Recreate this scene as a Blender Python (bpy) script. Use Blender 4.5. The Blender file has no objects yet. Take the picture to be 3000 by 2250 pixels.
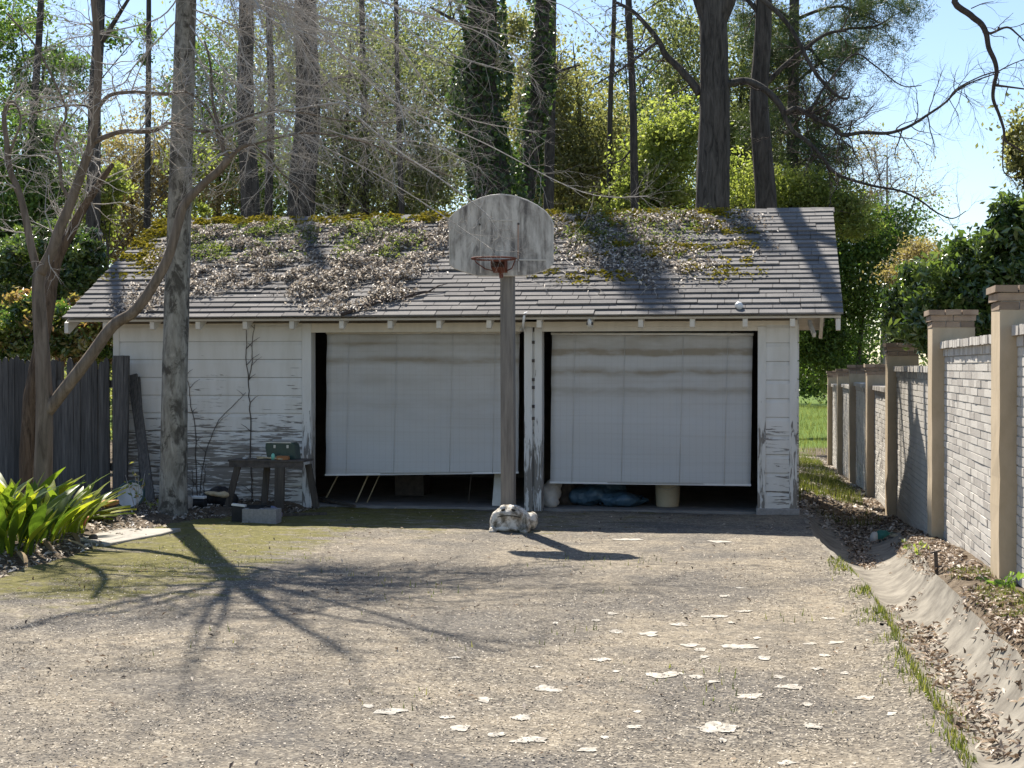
import bpy, bmesh, math, random
import numpy as np
from mathutils import Vector, Matrix, Euler, noise
R = math.radians
S = bpy.context.scene
COL = S.collection
random.seed(7)
RNG = np.random.default_rng(11)

# ------------------------------------------------------------------ camera
EYE = 1.70
F = 4333.0                       # focal length in pixels of the 3000 px wide photograph
cam_d = bpy.data.cameras.new('camera')
cam_d.lens = 36.0 * F / 3000.0
cam_d.sensor_width = 36.0
cam_d.clip_end = 3000
cam = bpy.data.objects.new('camera', cam_d)
cam.location = (0, 0, EYE)
cam.rotation_euler = (R(90 - 0.66), 0, R(9.8))
COL.objects.link(cam)
S.camera = cam

# ------------------------------------------------------------------ sky, sun, exposure
SUN_EL, SUN_AZ = 51.5, -26.0     # degrees; azimuth clockwise from +Y
W = bpy.data.worlds.new('World')
S.world = W
W.use_nodes = True
wn = W.node_tree
sky = wn.nodes.new('ShaderNodeTexSky')
sky.sky_type = 'NISHITA'
sky.sun_disc = False
sky.sun_elevation = R(SUN_EL)
sky.sun_rotation = R(SUN_AZ)
sky.air_density = 1.0
sky.dust_density = 0.4
sky.ozone_density = 2.2
wn.links.new(sky.outputs[0], wn.nodes['Background'].inputs[0])
wn.nodes['Background'].inputs[1].default_value = 0.076
sd = bpy.data.lights.new('sun', 'SUN')
sd.energy = 4.8
sd.angle = R(0.53)
sd.color = (1.0, 0.93, 0.82)
sun = bpy.data.objects.new('sun', sd)
sdir = Vector((math.sin(R(SUN_AZ)) * math.cos(R(SUN_EL)), math.cos(R(SUN_AZ)) * math.cos(R(SUN_EL)), math.sin(R(SUN_EL))))
sun.rotation_euler = sdir.to_track_quat('Z', 'Y').to_euler()
sun.location = sdir * 60
COL.objects.link(sun)
S.view_settings.view_transform = 'Standard'
S.view_settings.look = 'None'
S.view_settings.gamma = 1
S.view_settings.exposure = 1.18
S.cycles.max_bounces = 6
S.cycles.transparent_max_bounces = 4

# ------------------------------------------------------------------ helpers: photograph pixel -> place
_CM = Euler((R(90 - 0.66), 0, R(9.8))).to_matrix()
def ray(px, py):
    return _CM @ Vector(((px - 1500) / F, (1125 - py) / F, -1.0))
def P(px, py, Y):
    d = ray(px, py); t = Y / d.y
    return Vector((d.x * t, Y, EYE + d.z * t))
def G(px, py, z):
    d = ray(px, py); t = (z - EYE) / d.z
    return Vector((d.x * t, d.y * t, z))
def ppm(px, Y):                  # metres per photograph pixel at depth Y
    return Y / ray(px, 1075).y / F

def sm(a, b, x):
    t = np.clip((x - a) / (b - a), 0, 1); return t * t * (3 - 2 * t)

# ------------------------------------------------------------------ objects
WLOC = {}
def wl(o):
    return WLOC.get(o.name, Vector((0, 0, 0))) if o else Vector((0, 0, 0))
def put(name, me, mat=None, parent=None, loc=(0, 0, 0), rot=None, scale=None):
    o = bpy.data.objects.new(name, me)
    COL.objects.link(o)
    if mat is not None and me is not None and not me.materials: me.materials.append(mat)
    if parent: o.parent = parent
    o.location = Vector(loc) - wl(parent)
    if rot: o.rotation_euler = rot
    if scale: o.scale = scale
    WLOC[o.name] = Vector(loc)
    return o
def tag(o, label=None, cat=None, group=None, kind=None):
    if label: o['label'] = label
    if cat: o['category'] = cat
    if group: o['group'] = group
    if kind: o['kind'] = kind
    return o
def thing(name, label, cat, loc=(0, 0, 0), group=None):
    return tag(put(name, None, loc=loc), label, cat, group)

class MB:
    def __init__(s): s.v = []; s.f = []; s.sm = []
    def quad(s, a, b, c, d, smooth=False):
        i = len(s.v); s.v += [tuple(a), tuple(b), tuple(c), tuple(d)]; s.f.append((i, i+1, i+2, i+3)); s.sm.append(smooth)
    def box(s, lo, hi, M=None, jit=0.0):
        x0, y0, z0 = lo; x1, y1, z1 = hi
        vs = [Vector(p) for p in ((x0,y0,z0),(x1,y0,z0),(x1,y1,z0),(x0,y1,z0),(x0,y0,z1),(x1,y0,z1),(x1,y1,z1),(x0,y1,z1))]
        if jit: vs = [v + Vector((random.uniform(-jit,jit), random.uniform(-jit,jit), random.uniform(-jit,jit))) for v in vs]
        if M is not None: vs = [M @ v for v in vs]
        i = len(s.v); s.v += [tuple(v) for v in vs]
        for f in ((0,3,2,1),(4,5,6,7),(0,1,5,4),(1,2,6,5),(2,3,7,6),(3,0,4,7)):
            s.f.append(tuple(i+k for k in f)); s.sm.append(False)
        return s
    def bar(s, a, b, w, d, up=(0, 0, 1)):          # rectangular bar from a to b, width w, depth d
        a = Vector(a); b = Vector(b); z = (b - a); L = z.length; z.normalize()
        x = z.cross(Vector(up))
        if x.length < 1e-4: x = z.cross(Vector((1, 0, 0)))
        x.normalize(); y = z.cross(x)
        M = Matrix(((x.x, y.x, z.x, a.x), (x.y, y.y, z.y, a.y), (x.z, y.z, z.z, a.z), (0, 0, 0, 1)))
        return s.box((-w/2, -d/2, 0), (w/2, d/2, L), M)
    def tube(s, pts, rad, n=6, cap=True, smooth=True, rough=0.0):
        pts = [Vector(p) for p in pts]
        if not hasattr(rad, '__len__'): rad = [rad] * len(pts)
        m = len(pts); i0 = len(s.v)
        ref = Vector((0.31, 0.52, 0.79))
        for k in range(m):
            t = (pts[min(k+1, m-1)] - pts[max(k-1, 0)])
            if t.length < 1e-9: t = Vector((0, 0, 1))
            t.normalize()
            if k == 0:
                x = t.cross(ref)
                if x.length < .05: x = t.cross(Vector((1, 0, 0)))
            else: x = px_ - t * px_.dot(t)
            x.normalize(); px_ = x; y = t.cross(x)
            for j in range(n):
                a = 2 * math.pi * j / n
                r = rad[k]
                if rough: r *= 1 + rough * noise.noise(Vector((math.cos(a) * 2.1, math.sin(a) * 2.1, pts[k].z * 3.1 + pts[k].x)))
                p = pts[k] + x * (math.cos(a) * r) + y * (math.sin(a) * r)
                s.v.append((p.x, p.y, p.z))
        for k in range(m - 1):
            for j in range(n):
                a = i0 + k*n + j; b = i0 + k*n + (j+1) % n
                s.f.append((a, b, b + n, a + n)); s.sm.append(smooth)
        if cap:
            s.f.append(tuple(i0 + j for j in reversed(range(n)))); s.sm.append(False)
            s.f.append(tuple(i0 + (m-1)*n + j for j in range(n))); s.sm.append(False)
        return s
    def lathe(s, prof, c=(0, 0, 0), n=20, M=None, smooth=True, cap=True):
        i0 = len(s.v); c = Vector(c)
        for (r, z) in prof:
            for j in range(n):
                a = 2*math.pi*j/n
                p = Vector((r*math.cos(a), r*math.sin(a), z))
                if M is not None: p = M @ p
                s.v.append(tuple(p + c))
        for k in range(len(prof)-1):
            for j in range(n):
                a = i0+k*n+j; b = i0+k*n+(j+1)%n
                s.f.append((a, b, b+n, a+n)); s.sm.append(smooth)
        if cap:
            s.f.append(tuple(i0+j for j in reversed(range(n)))); s.sm.append(False)
            s.f.append(tuple(i0+(len(prof)-1)*n+j for j in range(n))); s.sm.append(False)
        return s
    def prism(s, poly, axis_off, smooth=False):    # poly list of Vectors, extruded by axis_off
        n = len(poly); i = len(s.v); o = Vector(axis_off)
        s.v += [tuple(p) for p in poly] + [tuple(Vector(p) + o) for p in poly]
        s.f.append(tuple(i + k for k in range(n))); s.sm.append(False)
        s.f.append(tuple(i + n + k for k in reversed(range(n)))); s.sm.append(False)
        for k in range(n):
            s.f.append((i+k, i+n+k, i+n+(k+1)%n, i+(k+1)%n)); s.sm.append(smooth)
        return s
    def mesh(s, name):
        me = bpy.data.meshes.new(name)
        me.from_pydata(s.v, [], s.f); me.polygons.foreach_set('use_smooth', s.sm)
        bm = bmesh.new(); bm.from_mesh(me); bmesh.ops.recalc_face_normals(bm, faces=bm.faces); bm.to_mesh(me); bm.free()
        me.update(); return me
    def build(s, name, mat, parent=None, bevel=0.0):
        me = s.mesh(name)
        if bevel:
            bm = bmesh.new(); bm.from_mesh(me)
            bmesh.ops.bevel(bm, geom=bm.edges[:], offset=bevel, segments=1, affect='EDGES', clamp_overlap=True)
            bm.to_mesh(me); bm.free()
        return put(name, me, mat, parent)

def np_mesh(name, V, T, attr=None, smooth=False):
    me = bpy.data.meshes.new(name)
    V = np.ascontiguousarray(V, dtype=np.float32); T = np.ascontiguousarray(T, dtype=np.int32)
    k = T.shape[1]
    me.vertices.add(len(V)); me.vertices.foreach_set('co', V.ravel())
    me.loops.add(T.size); me.loops.foreach_set('vertex_index', T.ravel())
    me.polygons.add(len(T)); me.polygons.foreach_set('loop_start', np.arange(0, T.size, k, dtype=np.int32))
    if smooth: me.polygons.foreach_set('use_smooth', np.ones(len(T), dtype=bool))
    me.update(calc_edges=True)
    for nm, a in (attr or {}).items():
        at = me.attributes.new(nm, 'FLOAT', 'POINT'); at.data.foreach_set('value', np.ascontiguousarray(a, dtype=np.float32))
    return me

def unit(n, rng=RNG):
    d = rng.normal(size=(n, 3)); return d / np.linalg.norm(d, axis=1, keepdims=True)

def leaf_mesh(name, pts, size, asp=0.45, fold=0.12, flat=0.0, nrm=None, droop=0.0, rng=RNG, clump=None):
    """one folded two-triangle leaf at every point"""
    n = len(pts)
    d = unit(n, rng)
    if nrm is not None or flat:
        N = np.tile(np.array(nrm if nrm is not None else (0, 0, 1.0)), (n, 1))
        d = d - flat * (d * N).sum(1, keepdims=True) * N
    d[:, 2] -= droop
    d /= np.linalg.norm(d, axis=1, keepdims=True) + 1e-9
    q = unit(n, rng)
    if flat:
        N = np.tile(np.array(nrm if nrm is not None else (0, 0, 1.0)), (n, 1)); q = q * (1 - flat) + N * 1.0
    s = np.cross(d, q); s /= np.linalg.norm(s, axis=1, keepdims=True) + 1e-9
    up = np.cross(s, d)
    L = (size * rng.uniform(.6, 1.35, n))[:, None]
    w = L * asp
    V = np.empty((n, 4, 3))
    V[:, 0] = pts - d * L * .5
    V[:, 1] = pts + s * w * .5 + up * L * fold
    V[:, 2] = pts + d * L * .5
    V[:, 3] = pts - s * w * .5 + up * L * fold
    b = np.arange(n)[:, None] * 4
    T = np.concatenate([b + np.array([0, 1, 2]), b + np.array([0, 2, 3])], 0)
    rnd = rng.uniform(0, 1, n) if clump is None else np.clip(clump + rng.normal(0, .12, n), 0, 1)
    return np_mesh(name, V.reshape(-1, 3), T, {'rnd': np.repeat(rnd, 4)})

def blob(c, r, n, k=None, rng=RNG, sub=.24, hollow=.45):
    """leaf positions in k small clumps spread through an ellipsoid; also one value per clump"""
    c = np.array(c); r = np.array(r) * np.ones(3)
    k = k or max(6, n // 110)
    cen = unit(k, rng) * (rng.uniform(hollow ** 3, 1, k) ** (1/3))[:, None]
    cv = rng.uniform(0, 1, k); cr = rng.uniform(.5, 1.4, k)
    i = rng.integers(0, k, n)
    p = cen[i] + rng.normal(0, 1, (n, 3)) * (sub * cr[i])[:, None] * np.array([1, 1, .75])
    return c + p * r, cv[i]

# ------------------------------------------------------------------ materials
def nd(nt, typ, ins=None, **pr):
    n = nt.nodes.new(typ)
    for k, v in pr.items(): setattr(n, k, v)
    for k, v in (ins or {}).items():
        if isinstance(v, bpy.types.NodeSocket): nt.links.new(v, n.inputs[k])
        else: n.inputs[k].default_value = v
    return n
def c4(c): return tuple(c) + (1.0,) if len(c) == 3 else tuple(c)
def ramp(nt, fac, stops, interp='LINEAR'):
    n = nt.nodes.new('ShaderNodeValToRGB'); n.color_ramp.interpolation = interp
    e = n.color_ramp.elements
    while len(e) < len(stops): e.new(0.5)
    for el, (p, c) in zip(e, stops): el.position = p; el.color = c4(c) if hasattr(c, '__len__') else (c, c, c, 1)
    nt.links.new(fac, n.inputs[0]); return n.outputs[0]
def coord(nt, sc=(1, 1, 1), obj=True, rot=(0, 0, 0)):
    tc = nt.nodes.new('ShaderNodeTexCoord' if obj else 'ShaderNodeNewGeometry')
    m = nd(nt, 'ShaderNodeMapping'); m.inputs['Scale'].default_value = sc; m.inputs['Rotation'].default_value = rot
    nt.links.new(tc.outputs['Object' if obj else 'Position'], m.inputs[0]); return m.outputs[0]
def noi(nt, vec, scale, detail=4, rough=.6, dist=0.0):
    return nd(nt, 'ShaderNodeTexNoise', {'Vector': vec, 'Scale': scale, 'Detail': detail, 'Roughness': rough, 'Distortion': dist}).outputs[0]
def mix(nt, fac, a, b, mode='MIX'):
    n = nt.nodes.new('ShaderNodeMix'); n.data_type = 'RGBA'; n.blend_type = mode
    for i, v in ((0, fac), (6, a), (7, b)):
        if isinstance(v, bpy.types.NodeSocket): nt.links.new(v, n.inputs[i])
        elif i == 0: n.inputs[0].default_value = v
        else: n.inputs[i].default_value = c4(v)
    return n.outputs[2]
def mth(nt, op, a, b=0.0, clamp=False):
    n = nt.nodes.new('ShaderNodeMath'); n.operation = op; n.use_clamp = clamp
    for i, v in ((0, a), (1, b)):
        if isinstance(v, bpy.types.NodeSocket): nt.links.new(v, n.inputs[i])
        else: n.inputs[i].default_value = v
    return n.outputs[0]
def attr(nt, name):
    return nd(nt, 'ShaderNodeAttribute', attribute_name=name).outputs['Fac']
def new_mat(name):
    m = bpy.data.materials.new(name); m.use_nodes = True
    return m, m.node_tree, m.node_tree.nodes['Principled BSDF']
def fin(nt, b, col, rough=.8, bump=None, bstr=.3, bdist=.02, spec=.3):
    if isinstance(col, bpy.types.NodeSocket): nt.links.new(col, b.inputs['Base Color'])
    else: b.inputs['Base Color'].default_value = c4(col)
    if isinstance(rough, bpy.types.NodeSocket): nt.links.new(rough, b.inputs['Roughness'])
    else: b.inputs['Roughness'].default_value = rough
    b.inputs['Specular IOR Level'].default_value = spec
    if bump is not None:
        n = nd(nt, 'ShaderNodeBump', {'Height': bump, 'Strength': bstr, 'Distance': bdist})
        nt.links.new(n.outputs[0], b.inputs['Normal'])

def m_simple(name, c1, c2, scale=6, rough=.7, stretch=(1, 1, 1), bstr=.25, bdist=.01, metal=0, spec=.3, objrand=0.0):
    m, nt, b = new_mat(name)
    v = coord(nt, stretch, obj=False)
    n1 = noi(nt, v, scale, 6, .65)
    col = ramp(nt, n1, [(.3, c1), (.7, c2)])
    if objrand:
        oi = nt.nodes.new('ShaderNodeObjectInfo')
        k = nd(nt, 'ShaderNodeMapRange', {'Value': oi.outputs['Random'], 3: 1 - objrand, 4: 1 + objrand}).outputs[0]
        col = mix(nt, 1.0, col, nd(nt, 'ShaderNodeCombineColor', {0: k, 1: k, 2: k}).outputs[0], 'MULTIPLY')
    fin(nt, b, col, rough, n1, bstr, bdist, spec)
    b.inputs['Metallic'].default_value = metal
    return m

def m_paint(name, paint=(.69, .68, .65), wood=(.14, .125, .11), top=2.3, amount=.5, vertical=False):
    """old white paint, flaking to grey wood, worse where rain splashes"""
    m, nt, b = new_mat(name)
    sc = (3.0, 3.0, 34) if not vertical else (30, 30, 3.4)
    v = coord(nt, sc, obj=False)
    n1 = noi(nt, v, 1.0, 8, .62, .6)
    v2 = coord(nt, (1, 1, 1), obj=False)
    n2 = noi(nt, v2, 1.3, 4, .6)
    z = nd(nt, 'ShaderNodeSeparateXYZ', {0: nt.nodes.new('ShaderNodeNewGeometry').outputs['Position']}).outputs[2]
    zf = nd(nt, 'ShaderNodeMapRange', {'Value': z, 1: top, 2: .5, 3: -.20, 4: .20}).outputs[0]
    zz = nd(nt, 'ShaderNodeMapRange', {'Value': z, 1: .75, 2: .15, 3: 0.0, 4: .06}).outputs[0]
    s = mth(nt, 'ADD', mth(nt, 'ADD', n1, zf), mth(nt, 'SUBTRACT', mth(nt, 'MULTIPLY', n2, .45), zz))
    peel = ramp(nt, s, [(.92 - amount * .12, 0.0), (.955 - amount * .12, 1.0)])
    stain = noi(nt, coord(nt, (3, 3, .7), obj=False), 2.0, 5, .6)
    pc = mix(nt, ramp(nt, stain, [(.42, 0), (.78, .5)]), paint, (.46, .43, .36))
    wc = mix(nt, noi(nt, coord(nt, (3, 3, 60) if not vertical else (60, 60, 3), obj=False), 1.0, 4), wood, (.30, .28, .25))
    col = mix(nt, peel, pc, wc)
    h = mth(nt, 'SUBTRACT', mth(nt, 'MULTIPLY', n1, .15), mth(nt, 'MULTIPLY', peel, .6))
    fin(nt, b, col, .62, h, .5, .006, .3)
    return m

def m_leaf(name, cols, rough=.45, trans=.45, spec=.4, tint=(1.5, 1.6, .85)):
    m, nt, b = new_mat(name)
    a = attr(nt, 'rnd')
    col = ramp(nt, a, [(i / (len(cols) - 1), c) for i, c in enumerate(cols)])
    fin(nt, b, col, rough, spec=spec)
    tr = nd(nt, 'ShaderNodeBsdfTranslucent', {'Color': mix(nt, 1.0, col, tint, 'MULTIPLY')})
    mx = nd(nt, 'ShaderNodeMixShader', {0: trans, 1: b.outputs[0], 2: tr.outputs[0]})
    nt.links.new(mx.outputs[0], nt.nodes['Material Output'].inputs[0])
    return m

def m_bark(name, c1, c2, sc=(9, 9, 1.6), bstr=.8, bdist=.03, blot=None):
    m, nt, b = new_mat(name)
    v = coord(nt, sc, obj=False)
    n1 = noi(nt, v, 1.6, 8, .68, .8)
    col = ramp(nt, n1, [(.34, c1), (.66, c2)])
    if blot:
        n2 = noi(nt, coord(nt, (4, 4, 2.6), obj=False), 1.6, 6, .7, .5)
        col = mix(nt, ramp(nt, n2, [(.5, 0), (.6, 1)]), col, blot)
    fin(nt, b, col, .9, n1, bstr, bdist, .15)
    return m

MT = {}
MT['siding'] = m_paint('peeling_siding_paint', amount=.62)
MT['siding_sound'] = m_paint('sounder_siding_paint', amount=.12)
MT['trim'] = m_paint('peeling_trim_paint', (.68, .67, .64), amount=.5, vertical=True)
MT['header'] = m_paint('header_paint', (.70, .65, .56), amount=.0)
MT['rafter'] = m_simple('rafter_paint', (.72, .69, .62), (.58, .54, .47), 9, .65)
MT['soffit'] = m_simple('soffit_boards', (.60, .55, .46), (.48, .43, .36), 4, .75, (1, 8, 8))
MT['dark_wall'] = m_simple('bare_studs', (.13, .115, .10), (.21, .19, .165), 5, .9)
MT['floor'] = m_simple('garage_slab', (.15, .145, .14), (.26, .25, .235), 4, .9)

def m_shingle():
    m, nt, b = new_mat('weathered_shingle')
    oi = nt.nodes.new('ShaderNodeObjectInfo')
    v = coord(nt, (1, 1, 1), obj=False)
    base = ramp(nt, oi.outputs['Random'], [(0, (.085, .082, .084)), (.5, (.135, .13, .13)), (1, (.20, .192, .185))])
    n1 = noi(nt, v, 3.2, 6, .65)
    col = mix(nt, ramp(nt, n1, [(.42, 0), (.68, .65)]), base, (.10, .097, .10))
    n3 = noi(nt, v, 1.7, 5, .7)
    col = mix(nt, ramp(nt, n3, [(.56, 0), (.72, .5)]), col, (.32, .30, .27))
    n2 = noi(nt, v, 160, 2, .5)
    col = mix(nt, .35, col, ramp(nt, n2, [(.3, (.08, .08, .08)), (.7, (.36, .34, .32))]))
    fin(nt, b, col, .92, n2, .35, .004, .15)
    return m
MT['shingle'] = m_shingle()

def m_driveway():
    m, nt, b = new_mat('worn_asphalt_drive')
    v = coord(nt, (1, 1, 1), obj=False)
    fine = noi(nt, v, 75, 3, .7)
    mid = noi(nt, v, 9, 6, .68)
    big = noi(nt, v, .75, 5, .62, .4)
    vor = nd(nt, 'ShaderNodeTexVoronoi', {'Vector': v, 'Scale': 62.0, 'Randomness': 1.0})
    chip = ramp(nt, nd(nt, 'ShaderNodeSeparateColor', {0: vor.outputs['Color']}).outputs[0],
                [(0, (.045, .041, .037)), (.25, (.11, .097, .08)), (.55, (.195, .168, .13)), (.8, (.31, .27, .205)), (1, (.52, .47, .38))])
    tarry = mix(nt, .62, chip, (.075, .072, .072))
    pale = mix(nt, .55, chip, (.255, .215, .16))
    col = mix(nt, ramp(nt, big, [(.40, 0), (.60, 1)]), tarry, pale)
    col = mix(nt, ramp(nt, mid, [(.38, .6), (.52, 0)]), col, (.085, .077, .068))
    col = mix(nt, ramp(nt, fine, [(.52, 0), (.72, .42)]), col, (.33, .29, .225))
    ta = ramp(nt, mth(nt, 'ADD', attr(nt, 'tar'), mth(nt, 'SUBTRACT', noi(nt, coord(nt, (1, 1.4, 1), obj=False), 3.0, 7, .7), .5)), [(.35, 0), (.65, .8)])
    col = mix(nt, ta, col, mix(nt, .35, chip, (.062, .060, .060)))
    # moss grows where the mesh says the drive stays damp
    mo = attr(nt, 'moss')
    mn = mth(nt, 'ADD', mth(nt, 'MULTIPLY', mth(nt, 'SUBTRACT', noi(nt, coord(nt, (.9, 1.7, 1), obj=False), 2.2, 8, .72, .5), .5), 2.0), .5)
    mf = ramp(nt, mth(nt, 'ADD', mo, mth(nt, 'SUBTRACT', mn, .5)), [(.44, 0), (.74, .88)])
    mc = ramp(nt, noi(nt, v, 22, 5, .7), [(.3, (.06, .058, .016)), (.55, (.135, .125, .032)), (.75, (.22, .195, .065))])
    col = mix(nt, mf, col, mc)
    h = mth(nt, 'ADD', vor.outputs['Distance'], mth(nt, 'MULTIPLY', mid, .6))
    fin(nt, b, col, .93, h, .55, .012, .12)
    return m
MT['drive'] = m_driveway()

def m_ground():
    m, nt, b = new_mat('soil_and_lawn')
    v = coord(nt, (1, 1, 1), obj=False)
    n1 = noi(nt, v, 6, 7, .7); n2 = noi(nt, v, 45, 3, .6); n3 = noi(nt, v, .35, 4, .6)
    soil = ramp(nt, n1, [(.3, (.045, .034, .024)), (.55, (.11, .085, .06)), (.75, (.21, .17, .125))])
    soil = mix(nt, ramp(nt, n2, [(.5, 0), (.7, .5)]), soil, (.30, .25, .19))
    grass = ramp(nt, noi(nt, v, 14, 5, .7), [(.3, (.04, .075, .012)), (.7, (.13, .19, .03))])
    gf = ramp(nt, mth(nt, 'ADD', attr(nt, 'grass'), mth(nt, 'MULTIPLY', mth(nt, 'SUBTRACT', n3, .5), .8)), [(.35, 0), (.65, 1)])
    fin(nt, b, mix(nt, gf, soil, grass), .95, n1, .5, .03, .1)
    return m
MT['ground'] = m_ground()
MT['concrete'] = m_simple('old_concrete', (.10, .088, .072), (.29, .265, .22), 5, .92, (1, .8, 1), .35, .015)
MT['slab'] = m_simple('slab_concrete', (.26, .24, .21), (.40, .375, .33), 9, .9, bstr=.3)
MT['patch'] = m_simple('pale_worn_patch', (.20, .18, .15), (.52, .49, .43), 22, .9)
MT['stucco'] = m_simple('tan_pillar_render', (.42, .335, .225), (.56, .455, .32), 5, .9, (1, 1, .5), .35, .01)
def m_brick():
    m, nt, b = new_mat('limewashed_brick')
    oi = nt.nodes.new('ShaderNodeObjectInfo'); v = coord(nt, obj=False)
    r = mth(nt, 'FRACT', mth(nt, 'ADD', oi.outputs['Random'], noi(nt, v, 2.2, 1)))
    col = ramp(nt, r, [(0, (.42, .39, .355)), (.5, (.54, .51, .465)), (1, (.66, .625, .57))])
    n = noi(nt, v, 26, 5, .7)
    col = mix(nt, ramp(nt, n, [(.35, .28), (.65, 0)]), col, (.26, .24, .22))
    fin(nt, b, col, .9, n, .4, .006, .15); return m
MT['brick'] = m_brick()
MT['mortar'] = m_simple('mortar', (.42, .40, .37), (.56, .54, .50), 20, .95)
MT['cap_brick'] = m_simple('cap_brick', (.23, .165, .12), (.38, .295, .215), 5, .9, objrand=.35)
MT['post_wood'] = m_simple('grey_post_wood', (.13, .115, .10), (.27, .24, .205), 2.2, .85, (14, 14, 1), .4, .008)
MT['fence_wood'] = m_simple('old_fence_wood', (.035, .035, .035), (.125, .12, .115), 2.6, .9, (22, 22, .9), .5, .01, objrand=.3)
MT['plank_wood'] = m_simple('plank_wood', (.05, .04, .033), (.125, .105, .085), 2, .9, (12, 12, .8), .4, .01, objrand=.2)
def m_board():
    m, nt, b = new_mat('weathered_backboard')
    v = coord(nt, (2.0, 1, .8), obj=False)
    n1 = noi(nt, v, 2.6, 7, .68, .5); n2 = noi(nt, coord(nt, (14, 1, 1.6), obj=False), 1.4, 5, .6)
    s = mth(nt, 'ADD', mth(nt, 'MULTIPLY', n1, .7), mth(nt, 'MULTIPLY', n2, .35))
    col = ramp(nt, s, [(.42, (.14, .128, .118)), (.51, (.36, .335, .30)), (.60, (.58, .55, .50))])
    fin(nt, b, col, .75, n1, .1, .005); return m
MT['board'] = m_board()
MT['board_edge'] = m_simple('board_rim', (.50, .47, .42), (.62, .58, .52), 12, .6)
MT['faded_line'] = m_simple('faded_line', (.50, .47, .42), (.60, .56, .50), 15, .7)
MT['rust_line'] = m_simple('rust_line', (.34, .21, .15), (.45, .33, .26), 15, .7)
MT['rim'] = m_simple('rusty_rim', (.09, .028, .02), (.21, .07, .04), 40, .7, bstr=.4, bdist=.002)
def m_blind(name, seed, bands):
    m, nt, b = new_mat(name)
    g = nt.nodes.new('ShaderNodeNewGeometry')
    z = nd(nt, 'ShaderNodeSeparateXYZ', {0: g.outputs['Position']}).outputs[2]
    x = nd(nt, 'ShaderNodeSeparateXYZ', {0: g.outputs['Position']}).outputs[0]
    wob = mth(nt, 'MULTIPLY', mth(nt, 'SUBTRACT', noi(nt, coord(nt, (1.4, 1, .5), obj=False), 1.0 + seed, 4), .5), .06)
    zz = mth(nt, 'ADD', z, wob)
    mp = nd(nt, 'ShaderNodeMapRange', {'Value': zz, 1: .35, 2: 2.15}).outputs[0]
    band = ramp(nt, mp, bands)
    brk = ramp(nt, noi(nt, coord(nt, (.9, 1, 3), obj=False), 1.7 + seed, 5), [(.32, .35), (.6, 1)])
    stre = noi(nt, coord(nt, (.5, 1, 34), obj=False), 1.0, 4, .6)
    f = mth(nt, 'ADD', mth(nt, 'MULTIPLY', mth(nt, 'MULTIPLY', band, 1.45), brk), mth(nt, 'MULTIPLY', ramp(nt, stre, [(.5, 0), (.8, 1)]), .22), True)
    col = mix(nt, f, (.60, .605, .60), (.31, .265, .20))
    reed = mth(nt, 'SINE', mth(nt, 'MULTIPLY', z, 2 * math.pi / .011))
    warp = mth(nt, 'SINE', mth(nt, 'MULTIPLY', x, 2 * math.pi / .075))
    thr = ramp(nt, warp, [(.93, 0), (.99, .18)])
    col = mix(nt, mth(nt, 'MULTIPLY', ramp(nt, reed, [(.0, 1.0), (.45, 0)]), .30), col, (.30, .28, .25))
    col = mix(nt, thr, col, (.33, .31, .28))
    fin(nt, b, col, .8, reed, .35, .003, .2); return m
MT['blind_a'] = m_blind('woven_shade_a', .1, [(0, 0.0), (.30, .05), (.5, .25), (.60, .12), (.66, .30), (.72, .22), (.755, .20), (.79, .70), (.805, .65), (.83, .25), (.885, .3), (.905, .7), (.925, .4), (1, .55)])
MT['blind_b'] = m_blind('woven_shade_b', .7, [(0, 0.0), (.42, .02), (.55, .12), (.6, .50), (.625, .15), (.68, .2), (.715, .78), (.735, .45), (.76, .1), (.815, .12), (.83, .95), (.855, .85), (.875, .35), (.93, .4), (.96, .7), (1, .6)])
MT['white_plastic'] = m_simple('white_plastic', (.74, .74, .72), (.62, .62, .60), 8, .4, spec=.5)
MT['cream_plastic'] = m_simple('cream_bucket', (.46, .39, .27), (.56, .48, .34), 5, .5)
MT['enamel'] = m_simple('enamel_basin', (.66, .68, .68), (.42, .43, .42), 5, .35, spec=.5)
MT['green_case'] = m_simple('dark_green_case', (.012, .035, .03), (.025, .06, .048), 7, .35, spec=.5)
MT['metal'] = m_simple('dull_metal', (.55, .55, .53), (.40, .40, .39), 20, .4, metal=.6)
MT['dark_metal'] = m_simple('rusty_dark_metal', (.05, .042, .038), (.12, .10, .085), 14, .7)
MT['black_plastic'] = m_simple('black_plastic', (.012, .012, .014), (.035, .035, .038), 10, .5)
MT['mint'] = m_simple('mint_plastic', (.18, .50, .38), (.25, .58, .46), 10, .4)
MT['pale_wood'] = m_simple('pale_wood', (.42, .33, .20), (.55, .45, .29), 3, .7, (10, 10, 2))
MT['ochre_wood'] = m_simple('ochre_board', (.26, .13, .04), (.42, .24, .08), 3, .8, (2, 2, 14))
MT['terracotta'] = m_simple('terracotta', (.36, .15, .07), (.48, .23, .12), 12, .85)
MT['red_brick'] = m_simple('orange_brick', (.28, .12, .05), (.40, .20, .09), 16, .9)
MT['block'] = m_simple('concrete_block', (.22, .215, .21), (.34, .33, .32), 30, .95, bstr=.5)
MT['stone'] = m_simple('pale_stone', (.20, .18, .155), (.38, .35, .31), 8, .9, bstr=.5, bdist=.02)
MT['tarp'] = m_simple('blue_tarp', (.03, .07, .11), (.07, .13, .18), 5, .45, spec=.5)
MT['sack'] = m_simple('pale_sack', (.55, .52, .46), (.36, .33, .29), 5, .85)
MT['pink_blue'] = m_simple('faded_bag', (.10, .16, .28), (.42, .24, .25), 3.2, .6)
MT['green_bag'] = m_simple('green_bag', (.02, .11, .085), (.05, .19, .14), 6, .6)
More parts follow.
